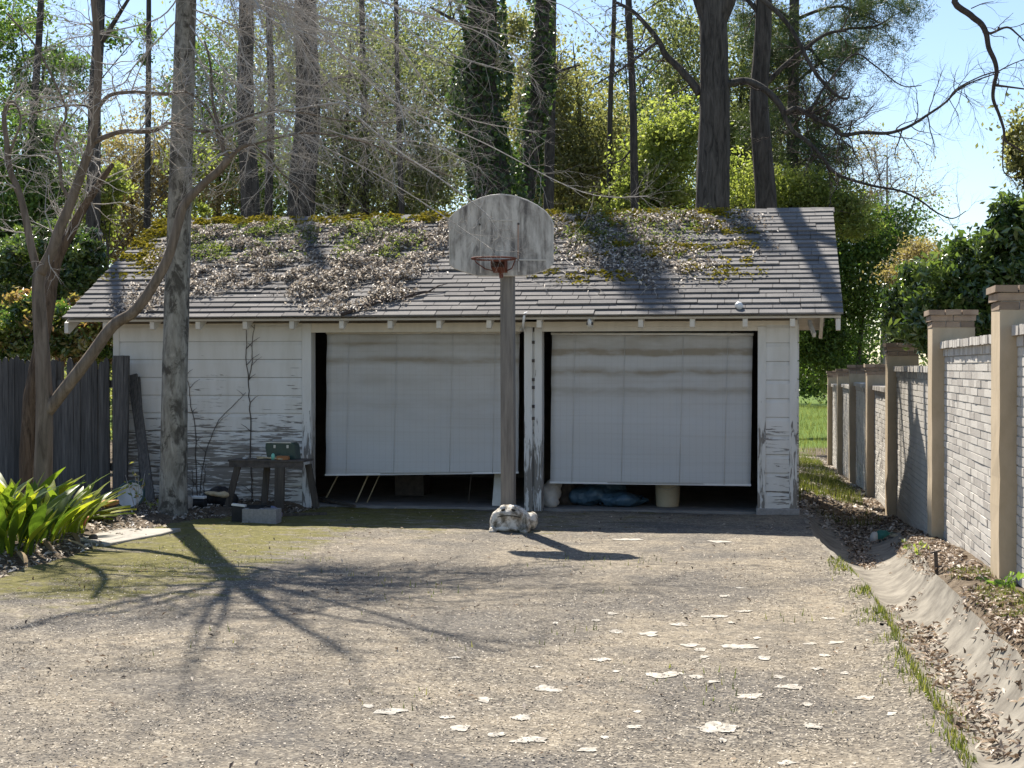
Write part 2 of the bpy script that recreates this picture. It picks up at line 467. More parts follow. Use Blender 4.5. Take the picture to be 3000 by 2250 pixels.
def m_frog():
    m, nt, b = new_mat('mottled_concrete_frog')
    v = coord(nt, obj=False); n = noi(nt, v, 9, 6, .7, .4)
    col = ramp(nt, n, [(.36, (.13, .115, .085)), (.47, (.36, .32, .26)), (.56, (.66, .62, .55))])
    fin(nt, b, col, .9, noi(nt, v, 40, 4), .5, .012, .15); return m
MT['frog'] = m_frog()
MT['frog_dark'] = m_simple('frog_hollow', (.02, .018, .016), (.05, .045, .04), 20, .9)

MT['bark_pale'] = m_bark('pale_lichen_bark', (.13, .12, .10), (.37, .355, .31), (7, 7, 2.0), .6, .015, (.085, .078, .066))
MT['bark_crape'] = m_bark('smooth_brown_bark', (.10, .078, .058), (.25, .20, .155), (9, 9, 1.1), .45, .012)
MT['bark_rough'] = m_bark('shaggy_bark', (.05, .036, .026), (.20, .145, .10), (14, 14, 1.6), 1.0, .03)
MT['bark_dark'] = m_bark('dark_bark', (.032, .029, .026), (.125, .113, .098), (10, 10, 1.6), .9, .04)
MT['twig'] = m_bark('bare_twig', (.30, .27, .24), (.56, .52, .47), (20, 20, 20), .1, .002)
MT['twig_dark'] = m_bark('dark_twig', (.045, .034, .032), (.10, .08, .07), (20, 20, 20), .1, .002)

MT['lf_green'] = m_leaf('leaf_green', [(0.052, 0.098, 0.026), (0.098, 0.163, 0.039), (0.182, 0.260, 0.065)])
MT['lf_dark'] = m_leaf('leaf_dark', [(0.029, 0.058, 0.021), (0.055, 0.098, 0.034), (0.104, 0.163, 0.049)], .4, .35)
MT['lf_lime'] = m_leaf('leaf_lime', [(0.146, 0.179, 0.056), (0.235, 0.274, 0.084), (0.347, 0.370, 0.134)], .5, .55)
MT['lf_olive'] = m_leaf('leaf_olive', [(.10, .12, .055), (.175, .195, .085), (.28, .295, .13)], .55, .45, .4, (1.4, 1.5, 1.0))  # paled leaf tones, leaf_gold too, stand in for haze over mid-distance trees
MT['lf_gold'] = m_leaf('leaf_gold', [(.14, .145, .06), (.235, .23, .095), (.36, .335, .15)], .55, .48, .4, (1.4, 1.5, 1.0))
MT['lf_brown'] = m_leaf('leaf_bud_brown', [(0.169, 0.137, 0.078), (0.273, 0.215, 0.117), (0.377, 0.299, 0.169)], .6, .4)
MT['lf_gloss'] = m_leaf('leaf_glossy', [(.045, .08, .024), (.09, .14, .038), (.18, .23, .065)], .26, .34, 1.0)
MT['lf_gloss2'] = m_leaf('leaf_glossy_new', [(.05, .10, .025), (.11, .17, .04), (.20, .24, .06), (.30, .26, .09), (.32, .19, .10)], .24, .42, 1.0)
MT['lf_pine'] = m_leaf('pine_needle', [(0.033, 0.065, 0.026), (0.065, 0.104, 0.036), (0.130, 0.156, 0.046)], .5, .2)
MT['lf_dead'] = m_leaf('dead_leaf', [(.09, .075, .062), (.25, .215, .18), (.52, .47, .41), (.85, .80, .73)], .5, .36, .4, (1.0, .97, .92))
MT['lf_dead_red'] = m_leaf('dead_leaf_red', [(.06, .045, .035), (.18, .135, .10), (.40, .33, .26), (.66, .58, .49)], .6, .2, .3, (1.05, .95, .85))
MT['lf_fern'] = m_leaf('roof_fern', [(.06, .085, .03), (.12, .15, .05), (.20, .22, .075)], .6, .5)
MT['moss'] = m_leaf('moss_tuft', [(.12, .11, .015), (.23, .19, .025), (.36, .28, .045)], .9, .25, .1)
MT['grass'] = m_leaf('grass_blade', [(.06, .08, .022), (.11, .135, .035), (.24, .22, .09)], .6, .45)
MT['far'] = m_leaf('far_wood', [(0.065, 0.091, 0.052), (0.124, 0.150, 0.072), (0.221, 0.227, 0.104), (0.351, 0.358, 0.143)], .6, .4)
MT['chip'] = m_leaf('gravel_chip', [(.07, .062, .055), (.22, .19, .155), (.40, .345, .27), (.62, .56, .47)], .9, .0, .2)
MT['aspid'] = m_leaf('broad_leaf', [(.055, .10, .016), (.15, .20, .025), (.38, .38, .04)], .4, .5, .4)
MT['dry'] = m_leaf('dry_stalk', [(.20, .13, .07), (.32, .23, .13), (.45, .35, .22)], .8, .2, .2)

# ------------------------------------------------------------------ ground
def swale_mid(y): return np.interp(y, [0, 8, 11.5, 13.5, 15, 17, 20], [1.08, 1.03, 1.0, .97, .93, .93, .95])
def swale_half(y): return np.interp(y, [0, 11.5, 13.5, 15, 17, 20], [.27, .27, .36, .46, .5, .5])
def drive_left(y): return np.interp(y, [0, 9, 11, 12.4, 13.5, 15.2, 15.8, 16.4, 17], [-6.4, -6.25, -6.05, -6.1, -6.3, -6.3, -5.9, -5.35, -5.25])
def drive_right(y): return np.interp(y, [0, 6, 8, 9.2, 11, 12.8, 14, 15.5, 17], [.98, .90, .79, .75, .72, .61, .53, .46, .38])
def H(x, y):
    x = np.asarray(x, float); y = np.asarray(y, float)
    hw = np.interp(y, [-60, 8, 11, 15.2, 17.5, 20.6, 24.7, 30, 35, 40, 60, 110, 900], [.25, .25, .2, 0, -.17, -.33, -.42, -.6, -.77, -.9, -1.2, -1.25, -1.25])
    hg = np.interp(y, [-60, 17, 22, 30, 40, 60, 900], [0, 0, -.12, -.5, -.85, -1.2, -1.25])
    w = sm(.35, 1.5, x)
    z = hg * (1 - w) + hw * w
    d = np.clip(1 - ((x - swale_mid(y)) / swale_half(y)) ** 2, 0, 1) ** .8
    dep = np.interp(y, [0, 11, 13.5, 15, 17, 19.5, 20.5], [.25, .26, .28, .28, .22, .12, 0])
    z = z - d * dep
    z = z + .10 * sm(.02, .45, drive_left(y) - x) * sm(2, 6, y) * (1 - sm(22, 30, y))
    return z
def hh(x, y): return float(H(x, y))
DR = .03
def on_drive(x, y): return hh(x, y) + DR

def axis(lo, flo, fhi, hi, st, g=1.16):
    a = list(np.arange(flo, fhi + 1e-6, st)); s = st
    while a[-1] < hi: s *= g; a.append(a[-1] + s)
    s = st
    while a[0] > lo: s *= g; a.insert(0, a[0] - s)
    return np.array(a)
def grid(xs, ys, zf, keep=None, name='grid', attrs=None):
    X, Y = np.meshgrid(xs, ys, indexing='xy'); Z = zf(X, Y)
    nx = len(xs); ny = len(ys)
    V = np.stack([X, Y, Z], -1).reshape(-1, 3)
    i = np.arange((ny - 1) * (nx - 1)); r = i // (nx - 1); c = i % (nx - 1); a = r * nx + c
    Q = np.stack([a, a + 1, a + nx + 1, a + nx], 1)
    if keep is not None:
        ok = keep(X, Y).reshape(-1); Q = Q[ok[Q].all(1)]
        used = np.unique(Q); mp = -np.ones(len(V), int); mp[used] = np.arange(len(used)); V = V[used]; Q = mp[Q]
    at = {k: f(V[:, 0], V[:, 1]) for k, f in (attrs or {}).items()}
    return np_mesh(name, V, Q, at, True)
def vnoise(x, y, s, seed=0):
    x = np.asarray(x) * s + seed * 17.3; y = np.asarray(y) * s + seed * 9.1
    out = np.zeros(np.broadcast(x, y).shape); amp = 1.0; tot = 0
    for o in range(4):
        xi = np.floor(x); yi = np.floor(y); fx = x - xi; fy = y - yi
        fx = fx*fx*(3-2*fx); fy = fy*fy*(3-2*fy)
        def hsh(a, b):
            q = np.sin(a * 127.1 + b * 311.7 + o * 74.7 + seed) * 43758.5453; return q - np.floor(q)
        v = (hsh(xi, yi)*(1-fx) + hsh(xi+1, yi)*fx)*(1-fy) + (hsh(xi, yi+1)*(1-fx) + hsh(xi+1, yi+1)*fx)*fy
        out += v * amp; tot += amp; amp *= .5; x = x * 2.03; y = y * 2.03
    return out / tot

def grass_attr(x, y):
    g = sm(45, 60, y) * 1.0
    g = np.maximum(g, .45 * sm(24, 30, y) * sm(.4, .9, x) * (1 - sm(1.2, 1.5, x)))
    g = np.maximum(g, .42 * sm(1.3, 1.5, x) * (1 - sm(10, 11, y)))
    return g
gz = lambda X, Y: H(X, Y) + (vnoise(X, Y, 1.3, 3) - .5) * np.where((X > drive_left(Y) - .05) & (X < drive_right(Y) + 1.0) & (Y < 17), 0, .06)
ground = put('ground', grid(axis(-700, -9, 2.6, 700, .09, 1.22), axis(-60, 3, 24, 900, .10, 1.16), gz, name='ground', attrs={'grass': grass_attr}), MT['ground'])
tag(ground, kind='structure')

def drive_keep(X, Y):
    j = (vnoise(X, Y, 2.2, 5) - .5) * .22
    return (X > drive_left(Y) + j * .8) & (X < drive_right(Y) + j * .5)
def moss_attr(x, y):
    a = sm(-2.9, -5.0, x) * sm(7.9, 10.9, y) * .78
    b = sm(13.3, 15.3, y) * sm(-1.2, -4.0, x) * .72
    c = .42 * sm(13.2, 15.2, y) * (1 - sm(-1.8, .3, x))
    e = .32 * sm(.30, .02, drive_right(y) - x)
    return np.maximum(np.maximum(a, b), np.maximum(c, e))
def tar_attr(x, y):
    a = .62 * sm(.55, .12, drive_right(y) - x) * (1 - sm(13, 14.5, y))
    for px, py, r in ((1400, 1960, .7), (1480, 2060, .5), (2150, 2140, .8), (2450, 2150, .6), (1850, 2210, .5), (2250, 1760, .5)):
        c = G(px, py, .03); a = np.maximum(a, .55 * np.exp(-((x - c.x) / r) ** 2 - ((y - c.y) / (r * 1.1)) ** 2))
    return a
dz = lambda X, Y: H(X, Y) + DR + (vnoise(X, Y, 9, 1) - .5) * .016 + (vnoise(X, Y, 1.1, 2) - .5) * .03
drive = put('driveway', grid(np.arange(-6.7, 1.1, .05), np.arange(2.0, 17.02, .05), dz, drive_keep, 'driveway', {'moss': moss_attr, 'tar': tar_attr}), MT['drive'])
tag(drive, kind='structure')

# concrete channel between the drive and the brick wall
def swale_mesh():
    ys = np.concatenate([np.arange(2, 19.6, .12)]); ts = np.linspace(-1.22, 1, 17)
    V = []
    for y in ys:
        c = float(swale_mid(y)); h = float(swale_half(y)) - .02
        for t in ts:
            x = c + t * h * (1 + .05 * (noise.noise(Vector((y * 1.3, t, 4))) if abs(t) > .9 else 0))
            V.append((x, y, hh(x, y) + (.035 if t > -.93 else .035 - .10 * (-.93 - t)) + .012 * noise.noise(Vector((x * 5, y * 3, 1)))))
    n = len(ts); Q = []
    for r in range(len(ys) - 1):
        for c in range(n - 1): a = r * n + c; Q.append((a, a + 1, a + n + 1, a + n))
    me = np_mesh('drainage_channel', np.array(V), np.array(Q), {}, True)
    return me
tag(put('drainage_channel', swale_mesh(), MT['concrete']), kind='structure')

# pale worn spots on the drive: (zoom x, zoom y, w, h)
SP = [(185,483,40,10),(448,518,60,14),(590,527,100,18),(725,488,85,14),(880,452,110,12),(1005,430,90,8),(435,440,50,8),(365,470,40,8),(770,578,100,14),(815,597,70,14),(985,583,180,22),(1090,632,70,16),(830,628,60,10),(385,638,90,20),(450,690,40,10),(650,705,150,26),(800,714,70,16),(100,672,60,10),(160,768,110,26),(1195,757,140,20),(1025,797,130,24),(1150,715,60,10),(1275,835,60,14),(890,940,200,36),(80,988,150,24),(40,890,90,26),(1300,925,90,20),(330,1030,110,20),(530,930,70,12),(540,865,40,12),(1290,570,60,12),(1400,565,70,12),(1350,620,50,12),(1315,677,60,12),(1440,700,40,14),(1520,803,90,18),(1640,875,50,16),(1185,1087,90,16),(920,365,60,8),(985,328,50,6),(1370,462,70,8),(500,120,160,9),(900,128,120,9),(1060,545,40,10),(945,478,40,8),(720,700,50,12),(870,735,60,8),(400,975,50,10),(910,990,40,10)]
spots = [(1500 + a*.678, 1500 + b*.678, w*.678, h*.678) for a, b, w, h in SP]
spots += [(a*.678, 1500 + b*.678, w*.678, h*.678) for a, b, w, h in [(1965,632,70,12),(1690,862,150,26),(2090,815,70,18),(1930,888,70,14),(1980,937,120,28),(2145,965,80,20),(1590,845,60,8)]]
for (sx, sy, w, h) in spots:
    c = G(sx, sy, .035); z0 = float(dz(c.x, c.y)) ; c = G(sx, sy, z0)
    a = w * ppm(sx, c.y) * .42; dep = h / (1175 * (c.y / 6.27) ** -2 / 6.27) * .5 if False else max(.03, (G(sx, sy - h / 2, z0) - G(sx, sy + h / 2, z0)).length * .5)
    m = MB(); n = 30; ring = []
    for k in range(n):
        t = 2 * math.pi * k / n
        q = 1 + .62 * noise.fractal(Vector((math.cos(t) * 1.1 + sx, math.sin(t) * 1.1 + sy, 0)), 1.0, 2.0, 3)
        x = c.x + a * q * math.cos(t); y = c.y + dep * q * math.sin(t)
        ring.append((x, y, float(dz(x, y)) + .004))
    i = len(m.v); m.v.append((c.x, c.y, float(dz(c.x, c.y)) + .005)); m.v += ring
    for k in range(n): m.f.append((0, 1 + k, 1 + (k + 1) % n)); m.sm.append(True)
    o = m.build('worn_patch', MT['patch'], drive)

# slab lying beside the bed
poly = [G(238, 1547, .06), G(530, 1546, .06), G(470, 1562, .06), G(305, 1592, .06), G(228, 1580, .06)]
m = MB(); m.prism([p - Vector((0, 0, .10)) for p in poly], (0, 0, .095))
tag(m.build('garden_slab', MT['slab'], bevel=.006), 'flat grey concrete slab at the corner of the mossy drive', 'slab')

# ------------------------------------------------------------------ garage
YF, YE, YR = 17.0, 16.55, 19.35
YB = YR + (YR - YE)
def fx(px): return P(px, 1075, YF).x
def fz(py, px=1500): return P(px, py, YF).z
XL, XR = fx(335), fx(2336)
VL, VR = P(185, 928, YE).x, P(2472, 928, YE).x
ZE = P(1500, 927, YE).z; ZR = P(1500, 631, YR).z
SL = math.atan2(ZR - ZE, YR - YE); SLEN = math.hypot(ZR - ZE, YR - YE)
def roof_z(y): return ZE + (min(y, 2 * YR - y) - YE) * math.tan(SL)
def roof_pt(x, v, off=0.0):      # v metres up the slope from the eave
    return Vector((x, YE + v * math.cos(SL) - off * math.sin(SL), ZE + v * math.sin(SL) + off * math.cos(SL)))
garage = thing('garage', 'weathered white two-bay garage with littered shingle roof and peeling siding', 'garage', ((XL + XR) / 2, YF, 0))
ZT = fz(972)                       # top of the openings
XO1a, XO1b, XO2a, XO2b = fx(914), fx(1537), fx(1589), fx(2220)
ZB = .10
fw = MB()
fw.box((XL + .02, YF, ZB - .25), (XO1a - .02, YF + .10, ZE - .02))
fw.box((XO2b + .02, YF, ZB - .25), (XR - .02, YF + .10, ZE - .02))
fw.box((XO1b + .02, YF, -.1), (XO2a - .02, YF + .12, ZE - .02))
fw.box((XO1a - .02, YF, ZT + .02), (XO2b + .02, YF + .10, ZE - .02))
front = fw.build('front_wall', MT['dark_wall'], garage)
# drop siding
def siding_mesh(L):
    pr = [(0, .004), (-.020, .004), (-.022, .012), (-.022, .165), (-.010, .198), (-.008, .209), (0, .209)]
    m = MB(); m.prism([Vector((0, y, z)) for y, z in pr], (L, 0, 0)); return m.mesh('siding_board')
def siding(x0, x1, ztop, pitch, n, mt='siding'):
    me = siding_mesh(x1 - x0); me.materials.append(MT[mt])
    for k in range(n):
        z = ztop - (k + 1) * pitch
        put('siding_board', me, None, front, (x0, YF + random.uniform(-.003, .001), z), (0, random.uniform(-.0012, .0012), 0), (1, 1, pitch / .209))
CB = .075
PW = (fz(949, 700) - fz(1473, 700)) / 10
siding(fx(352), fx(886), fz(949, 700), PW, 11)
PW2 = (fz(1005, 2280) - fz(1495, 2280)) / 9
siding(fx(2244), fx(2313), fz(1005, 2280) + PW2, PW2, 10, 'siding_sound')
# frieze above the siding, corner boards, casings, header
m = MB(); m.box((fx(352), YF - .016, fz(950, 700)), (fx(886), YF, ZE - .05)); m.build('frieze', MT['header'], garage); m = MB(); m.box((fx(2244), YF - .016, fz(951, 2280)), (fx(2313), YF, ZE - .05)); m.build('frieze', MT['header'], garage)
for a, b in ((335, 352), (2313, 2336)):
    m = MB(); m.box((fx(a), YF - .034, ZB - .02 if a < 1000 else ZB), (fx(b), YF + .06, ZE - .04)); m.build('corner_board', MT['trim'], garage)
for a, b, z0 in ((887, 914, .02), (1537, 1561, -.03), (1567, 1589, -.03), (2220, 2244, -.03)):
    m = MB(); m.box((fx(a), YF - .036, z0), (fx(b), YF + .14, ZT + .05 if a != 887 else ZT + .11)); m.build('door_casing', MT['trim'], garage, .003)
m = MB(); m.box((fx(1561), YF - .006, -.02), (fx(1567), YF + .1, ZT)); m.build('post_groove', MT['trim'], garage)
for py in (1003, 1057, 1112, 1135, 1190, 1225):
    m = MB(); z = fz(py); m.box((fx(1560), YF - .045, z - .018), (fx(1568), YF - .03, z + .018)); m.build('hinge_stub', MT['dark_metal'], garage)
m = MB(); m.box((fx(914), YF - .030, ZT), (fx(1537), YF, ZT + .11)); m.build('door_header', MT['header'], garage, .003)
m = MB(); m.box((fx(1537) + .001, YF - .028, ZT + .051), (fx(2244), YF, ZT + .115)); m.build('door_header', MT['header'], garage, .003)
m = MB(); m.box((fx(1589), YF - .026, ZT), (fx(2220), YF - .001, ZT + .0505)); m.build('door_header', MT['header'], garage)
# footing blocks under the right-hand corner
m = MB(); m.box((fx(2216), YF - .05, -.36), (fx(2344), YF + .35, ZB)); m.build('footing', MT['block'], garage, .01)
m = MB(); m.box((XL, YF - .01, -.2), (fx(880), YF + .25, ZB - .005)); m.build('footing', MT['block'], garage, .01)
# other walls, floor
YBW = YB - .45
m = MB(); m.prism([Vector((XL + .001, y, z)) for y, z in ((YF + .06, -.25), (YF + .06, ZE - .04), (YR, ZR - .18), (YBW, ZE - .04), (YBW, -.25))], (.08, 0, 0)); lw = m.build('side_wall', MT['dark_wall'], garage)
m = MB(); m.prism([Vector((XR - .081, y, z)) for y, z in ((YF + .06, -.45), (YF + .06, ZE - .04), (YR, ZR - .18), (YBW, ZE - .04), (YBW, -.45))], (.08, 0, 0)); rw = m.build('side_wall', MT['dark_wall'], garage)
m = MB(); m.box((XL + .08, YBW - .08, -.4), (XR - .08, YBW, ZE - .04)); m.build('back_wall', MT['dark_wall'], garage)
for sgn, xx, wpart in ((-1, XL, lw), (1, XR, rw)):
    m = MB()
    for k in range(16):
        z = ZB + k * .209
        if z > ZR - .35: break
        dy = max(0.0, (z + .2 - (ZE - .1)) / math.tan(SL)) if z + .2 > ZE - .1 else 0
        y0, y1 = YF + .062 + dy, YBW - dy
        if y1 - y0 < .1: break
        m.box((xx - .02 if sgn < 0 else xx, y0, z + .004), (xx if sgn < 0 else xx + .02, y1, z + .2))
    o = m.build('side_siding', MT['siding'], garage); o['kind'] = 'stuff'
m = MB(); m.box((XL + .1, YF + .03, -.2), (XR - .1, YBW - .09, .052)); m.build('floor_slab', MT['floor'], garage)
# roof deck, both slopes in one piece
m = MB()
dk = [(YE + .03, ZE - .035), (YR, ZR - .03), (YB - .03, ZE - .035), (YB - .03, ZE - .012), (YR, ZR - .007), (YE + .03, ZE - .012)]
m.prism([Vector((VL + .03, y, z)) for y, z in dk], (VR - VL - .06, 0, 0))
roof = m.build('roof', MT['soffit'], garage)
# shingles, one by one on the visible slope
def shingle_mesh():
    m = MB()
    for k in range(3): m.box((k * .307 + .002, 0, 0), (k * .307 + .303, .145, .015))
    return m.mesh('shingle')
shm = shingle_mesh(); shm.materials.append(MT['shingle'])
NC = 24; EXP = SLEN / NC; SW = (VR - VL) / 10.0
for i in range(NC):
    offx = (.0, .5, .25, .75)[i % 4]
    edges = [0.0] + [k + offx for k in range(0 if offx > 0 else 1, 10) if k + offx > 0.05] + [10.0]
    for a, b in zip(edges[:-1], edges[1:]):
        x0 = VL + a * SW + .001; w = (b - a) * SW - .003
        sag = .014 * math.sin((x0 - VL) * .9 + 1) * math.sin(i * .13)
        p = roof_pt(x0, i * EXP - (.03 if i == 0 else .012) + random.uniform(-.006, .006), .017 + sag + random.uniform(0, .008))
        put('shingle', shm, None, roof, p, (SL - .115 + random.uniform(-.02, .012), random.uniform(-.004, .004), 0), (w / .921, (EXP + .03) / .145, random.uniform(.9, 1.5)))
m = MB()
for i in range(NC):
    v = i * EXP
    for k in (0,):
        y = YB - v * math.cos(SL); z = ZE + v * math.sin(SL)
        m.quad((VL, y + .02, z + .02), (VR, y + .02, z + .02), (VR, y - EXP * math.cos(SL), z + EXP * math.sin(SL) + .006), (VL, y - EXP * math.cos(SL), z + EXP * math.sin(SL) + .006))
o = m.build('rear_shingles', MT['shingle'], roof); o['kind'] = 'stuff'
m = MB(); cs = .15
for sg in (1, -1):
    m.box((0, 0, 0), (.30, cs, .012), Matrix.Rotation(-SL * 1.0, 4, 'X') if sg > 0 else Matrix.Rotation(math.pi, 4, 'Z') @ Matrix.Translation((-.30, 0, 0)) @ Matrix.Rotation(-SL, 4, 'X'))
rcm = m.mesh('ridge_shingle'); rcm.materials.append(MT['shingle'])
nr = int((VR - VL) / .27)
for k in range(nr):
    put('ridge_shingle', rcm, None, roof, (VL + k * (VR - VL) / nr, YR, ZR + .024 + random.uniform(0, .006)), (0, random.uniform(.01, .03), 0), ((VR - VL) / nr / .285, 1, 1))
# rafter tails and barge boards
for px in (194, 307, 445, 579, 717, 854, 1000, 1142, 1285, 1432, 1579, 1728, 1877, 2028, 2183, 2322, 2456):
    x = P(px, 940, YE + .05).x
    end = px in (194, 2456); w = .024 if end else .027
    m = MB()
    if end:
        pts = [(YE + .05, ZE - .045), (YE + .05, ZE - .165), (YE + .09, ZE - .175), (YR, ZR - .19), (YB - .05, ZE - .16), (YB - .05, ZE - .045), (YR, ZR - .038)]
    else:
        pts = [(YE + .05, ZE - .04), (YE + .05, ZE - .125), (YE + .08, ZE - .14), (YF + .3, roof_z(YF + .3) - .16), (YF + .3, roof_z(YF + .3) - .038)]
    m.prism([Vector((x - w, y, z)) for y, z in pts], (2 * w, 0, 0))
    m.build('barge_board' if end else 'rafter_tail', MT['rafter'], garage)
m = MB(); m.bar(P(2355, 955, YF + .35) + Vector((.06, 0, .05)), P(2386, 982, YF + .1), .035, .05); m.build('verge_strut', MT['rafter'], garage)

# ------------------------------------------------------------------ woven shades in the two bays
def blind(pts, mat, label, hem_col='white_plastic'):
    """pts: top-left, top-right, bottom-right, bottom-left in photograph pixels, hung just inside the opening"""
    Y = YF + .10
    tl, tr, br, bl = [P(a, b, Y) for a, b in pts]
    root = thing('woven_shade', label, 'window shade', (tl + tr) / 2)
    nx, nz = 30, 60; V = []
    for j in range(nz + 1):
        t = j / nz
        a = tl.lerp(bl, t); b = tr.lerp(br, t)
        for i in range(nx + 1):
            p = a.lerp(b, i / nx)
            wv = .012 * math.sin(t * 17 + .6 * math.sin(i * .25)) * (1 - t * .5) + .010 * math.sin(i / nx * 5 + 2) * t
            V.append((p.x + (.004 * noise.noise(Vector((t * 9, 0, i))) if i in (0, nx) else 0), p.y + wv, p.z))
    Q = [(j*(nx+1)+i, j*(nx+1)+i+1, (j+1)*(nx+1)+i+1, (j+1)*(nx+1)+i) for j in range(nz) for i in range(nx)]
    me = np_mesh('shade_cloth', np.array(V), np.array(Q), {}, True)
    o = put('shade_cloth', me, mat, root)
    md = o.modifiers.new('thick', 'SOLIDIFY'); md.thickness = .006
    m = MB(); m.tube([tl + Vector((-.01, 0, .01)), tr + Vector((.01, 0, .01))], .016, 8); m.build('head_rail', MT['rafter'], root)
    m = MB(); m.bar(bl + Vector((-.005, 0, 0)), br + Vector((.005, 0, 0)), .03, .022); m.build('hem_bar', MT['white_plastic'], root)
    for f in (.12, .37, .66, .88):
        m = MB(); a = tl.lerp(tr, f); b = bl.lerp(br, f - .01); m.tube([a + Vector((0, -.022, 0)), a.lerp(b, .5) + Vector((0, -.020, 0)), b + Vector((0, -.018, 0))], .0022, 4); m.build('pull_cord', MT['mortar'], root)
    m = MB(); 
    for f in (.1, .9):
        a = tl.lerp(tr, f); m.box((a.x - .015, a.y - .01, a.z), (a.x + .015, a.y + .02, ZT + .03))
    m.build('bracket', MT['dark_metal'], root)
    return root
blind([(958, 978), (1522, 976), (1518, 1384), (954, 1391)], MT['blind_a'], 'cream woven shade hanging in the bay behind the basketball pole')
blind([(1617, 980), (2205, 982), (2199, 1421), (1612, 1413)], MT['blind_b'], 'cream woven shade with brown water bands in the bay near the brick wall')

# ------------------------------------------------------------------ basketball hoop
YP = 15.25
pb = P(1488, 1548, YP); pz = on_drive(pb.x, pb.y)
hoop = thing('basketball_hoop', 'weathered fan-shaped basketball backboard and rusty rim on a grey wooden post', 'basketball hoop', (pb.x, YP, pz))
m = MB(); a = P(1490, 1548, YP); b = P(1487, 700, YP); m.bar(Vector((a.x, YP, pz - .3)), Vector((b.x, YP, b.z)), .138, .138, (0, 1, 0)); m.build('post', MT['post_wood'], hoop, .006)
YBd = YP - .11
bp = [(1316, 640), (1318, 775), (1335, 787), (1385, 803), (1400, 807), (1530, 807), (1560, 803), (1608, 785), (1619, 770), (1619, 655), (1612, 638), (1597, 620), (1572, 602), (1545, 588), (1520, 579), (1497, 573), (1467, 570), (1437, 573), (1410, 580), (1382, 592), (1352, 609), (1332, 624)]
BP = [P(x, y, YBd) for x, y in bp]
m = MB(); m.prism([p + Vector((0, 0, 0)) for p in BP], (0, .022, 0)); bbd = m.build('backboard', MT['board'], hoop)
m = MB(); m.tube([p + Vector((0, .009, 0)) for p in BP + BP[:1]], .010, 6, False); m.build('edge_trim', MT['board_edge'], bbd)
def bx(px, py): return P(px, py, YBd - .003)
for q, mt in (((1408, 655, 1408, 800), 'faded_line'), ((1518, 652, 1518, 765), 'rust_line'), ((1520, 765, 1520, 796), 'faded_line'), ((1432, 645, 1516, 645), 'faded_line'), ((1405, 760, 1600, 762), 'faded_line')):
    m = MB(); m.bar(bx(q[0], q[1]), bx(q[2], q[3]), .014, .004, (0, 1, 0)); m.build('painted_line', MT[mt], bbd)
for q in ((1406, 658), (1519, 656)):
    m = MB(); m.tube([bx(*q) + Vector((0, -.006, 0)), bx(*q) + Vector((0, .01, 0))], .012, 8); m.build('bolt', MT['dark_metal'], bbd)
for q in ((1430, 690), (1500, 690)):
    m = MB(); m.box((bx(*q).x - .03, YBd + .021, bx(*q).z - .25), (bx(*q).x + .03, YP + .05, bx(*q).z + .05)); m.build('mounting_batten', MT['post_wood'], hoop)
rc = bx(1466, 768)
ring_c = Vector((rc.x, YBd - .155 - .225, rc.z + .01))
m = MB(); m.tube([ring_c + Vector((.225 * math.cos(t), .225 * math.sin(t), 0)) for t in np.linspace(0, 2 * math.pi, 33)], .0095, 7, False); m.build('rim', MT['rim'], hoop)
m = MB(); m.box((rc.x - .075, YBd - .012, rc.z - .11), (rc.x + .075, YBd - .001, rc.z + .02)); m.box((rc.x - .072, YBd - .16, rc.z - .004), (rc.x + .072, YBd - .013, rc.z + .006))
m.prism([Vector((rc.x - .074, YBd - .013, rc.z - .004)), Vector((rc.x - .074, YBd - .013, rc.z - .1)), Vector((rc.x - .074, YBd - .15, rc.z - .06)), Vector((rc.x - .074, YBd - .16, rc.z - .004))], (.004, 0, 0))
m.prism([Vector((rc.x + .070, YBd - .013, rc.z - .004)), Vector((rc.x + .070, YBd - .013, rc.z - .1)), Vector((rc.x + .070, YBd - .15, rc.z - .06)), Vector((rc.x + .070, YBd - .16, rc.z - .004))], (.004, 0, 0))
m.quad((rc.x - .07, YBd - .15, rc.z - .06), (rc.x + .07, YBd - .15, rc.z - .06), (rc.x + .07, YBd - .013, rc.z - .1), (rc.x - .07, YBd - .013, rc.z - .1))
m.build('rim_bracket', MT['rim'], hoop)
for sg in (-1, 1):
    m = MB(); m.tube([Vector((rc.x + sg * .07, YBd - .02, rc.z - .09)), Vector((rc.x + sg * .14, YBd - .12, rc.z - .075)), ring_c + Vector((sg * .20, .08, -.03)), ring_c + Vector((sg * .213, .07, 0))], .006, 5); m.build('rim_brace', MT['rim'], hoop)
m = MB(); m.box((rc.x - .012, YBd - .008, rc.z - .165), (rc.x + .03, YBd - .002, rc.z - .1)); m.build('rust_strap', MT['rim'], hoop)

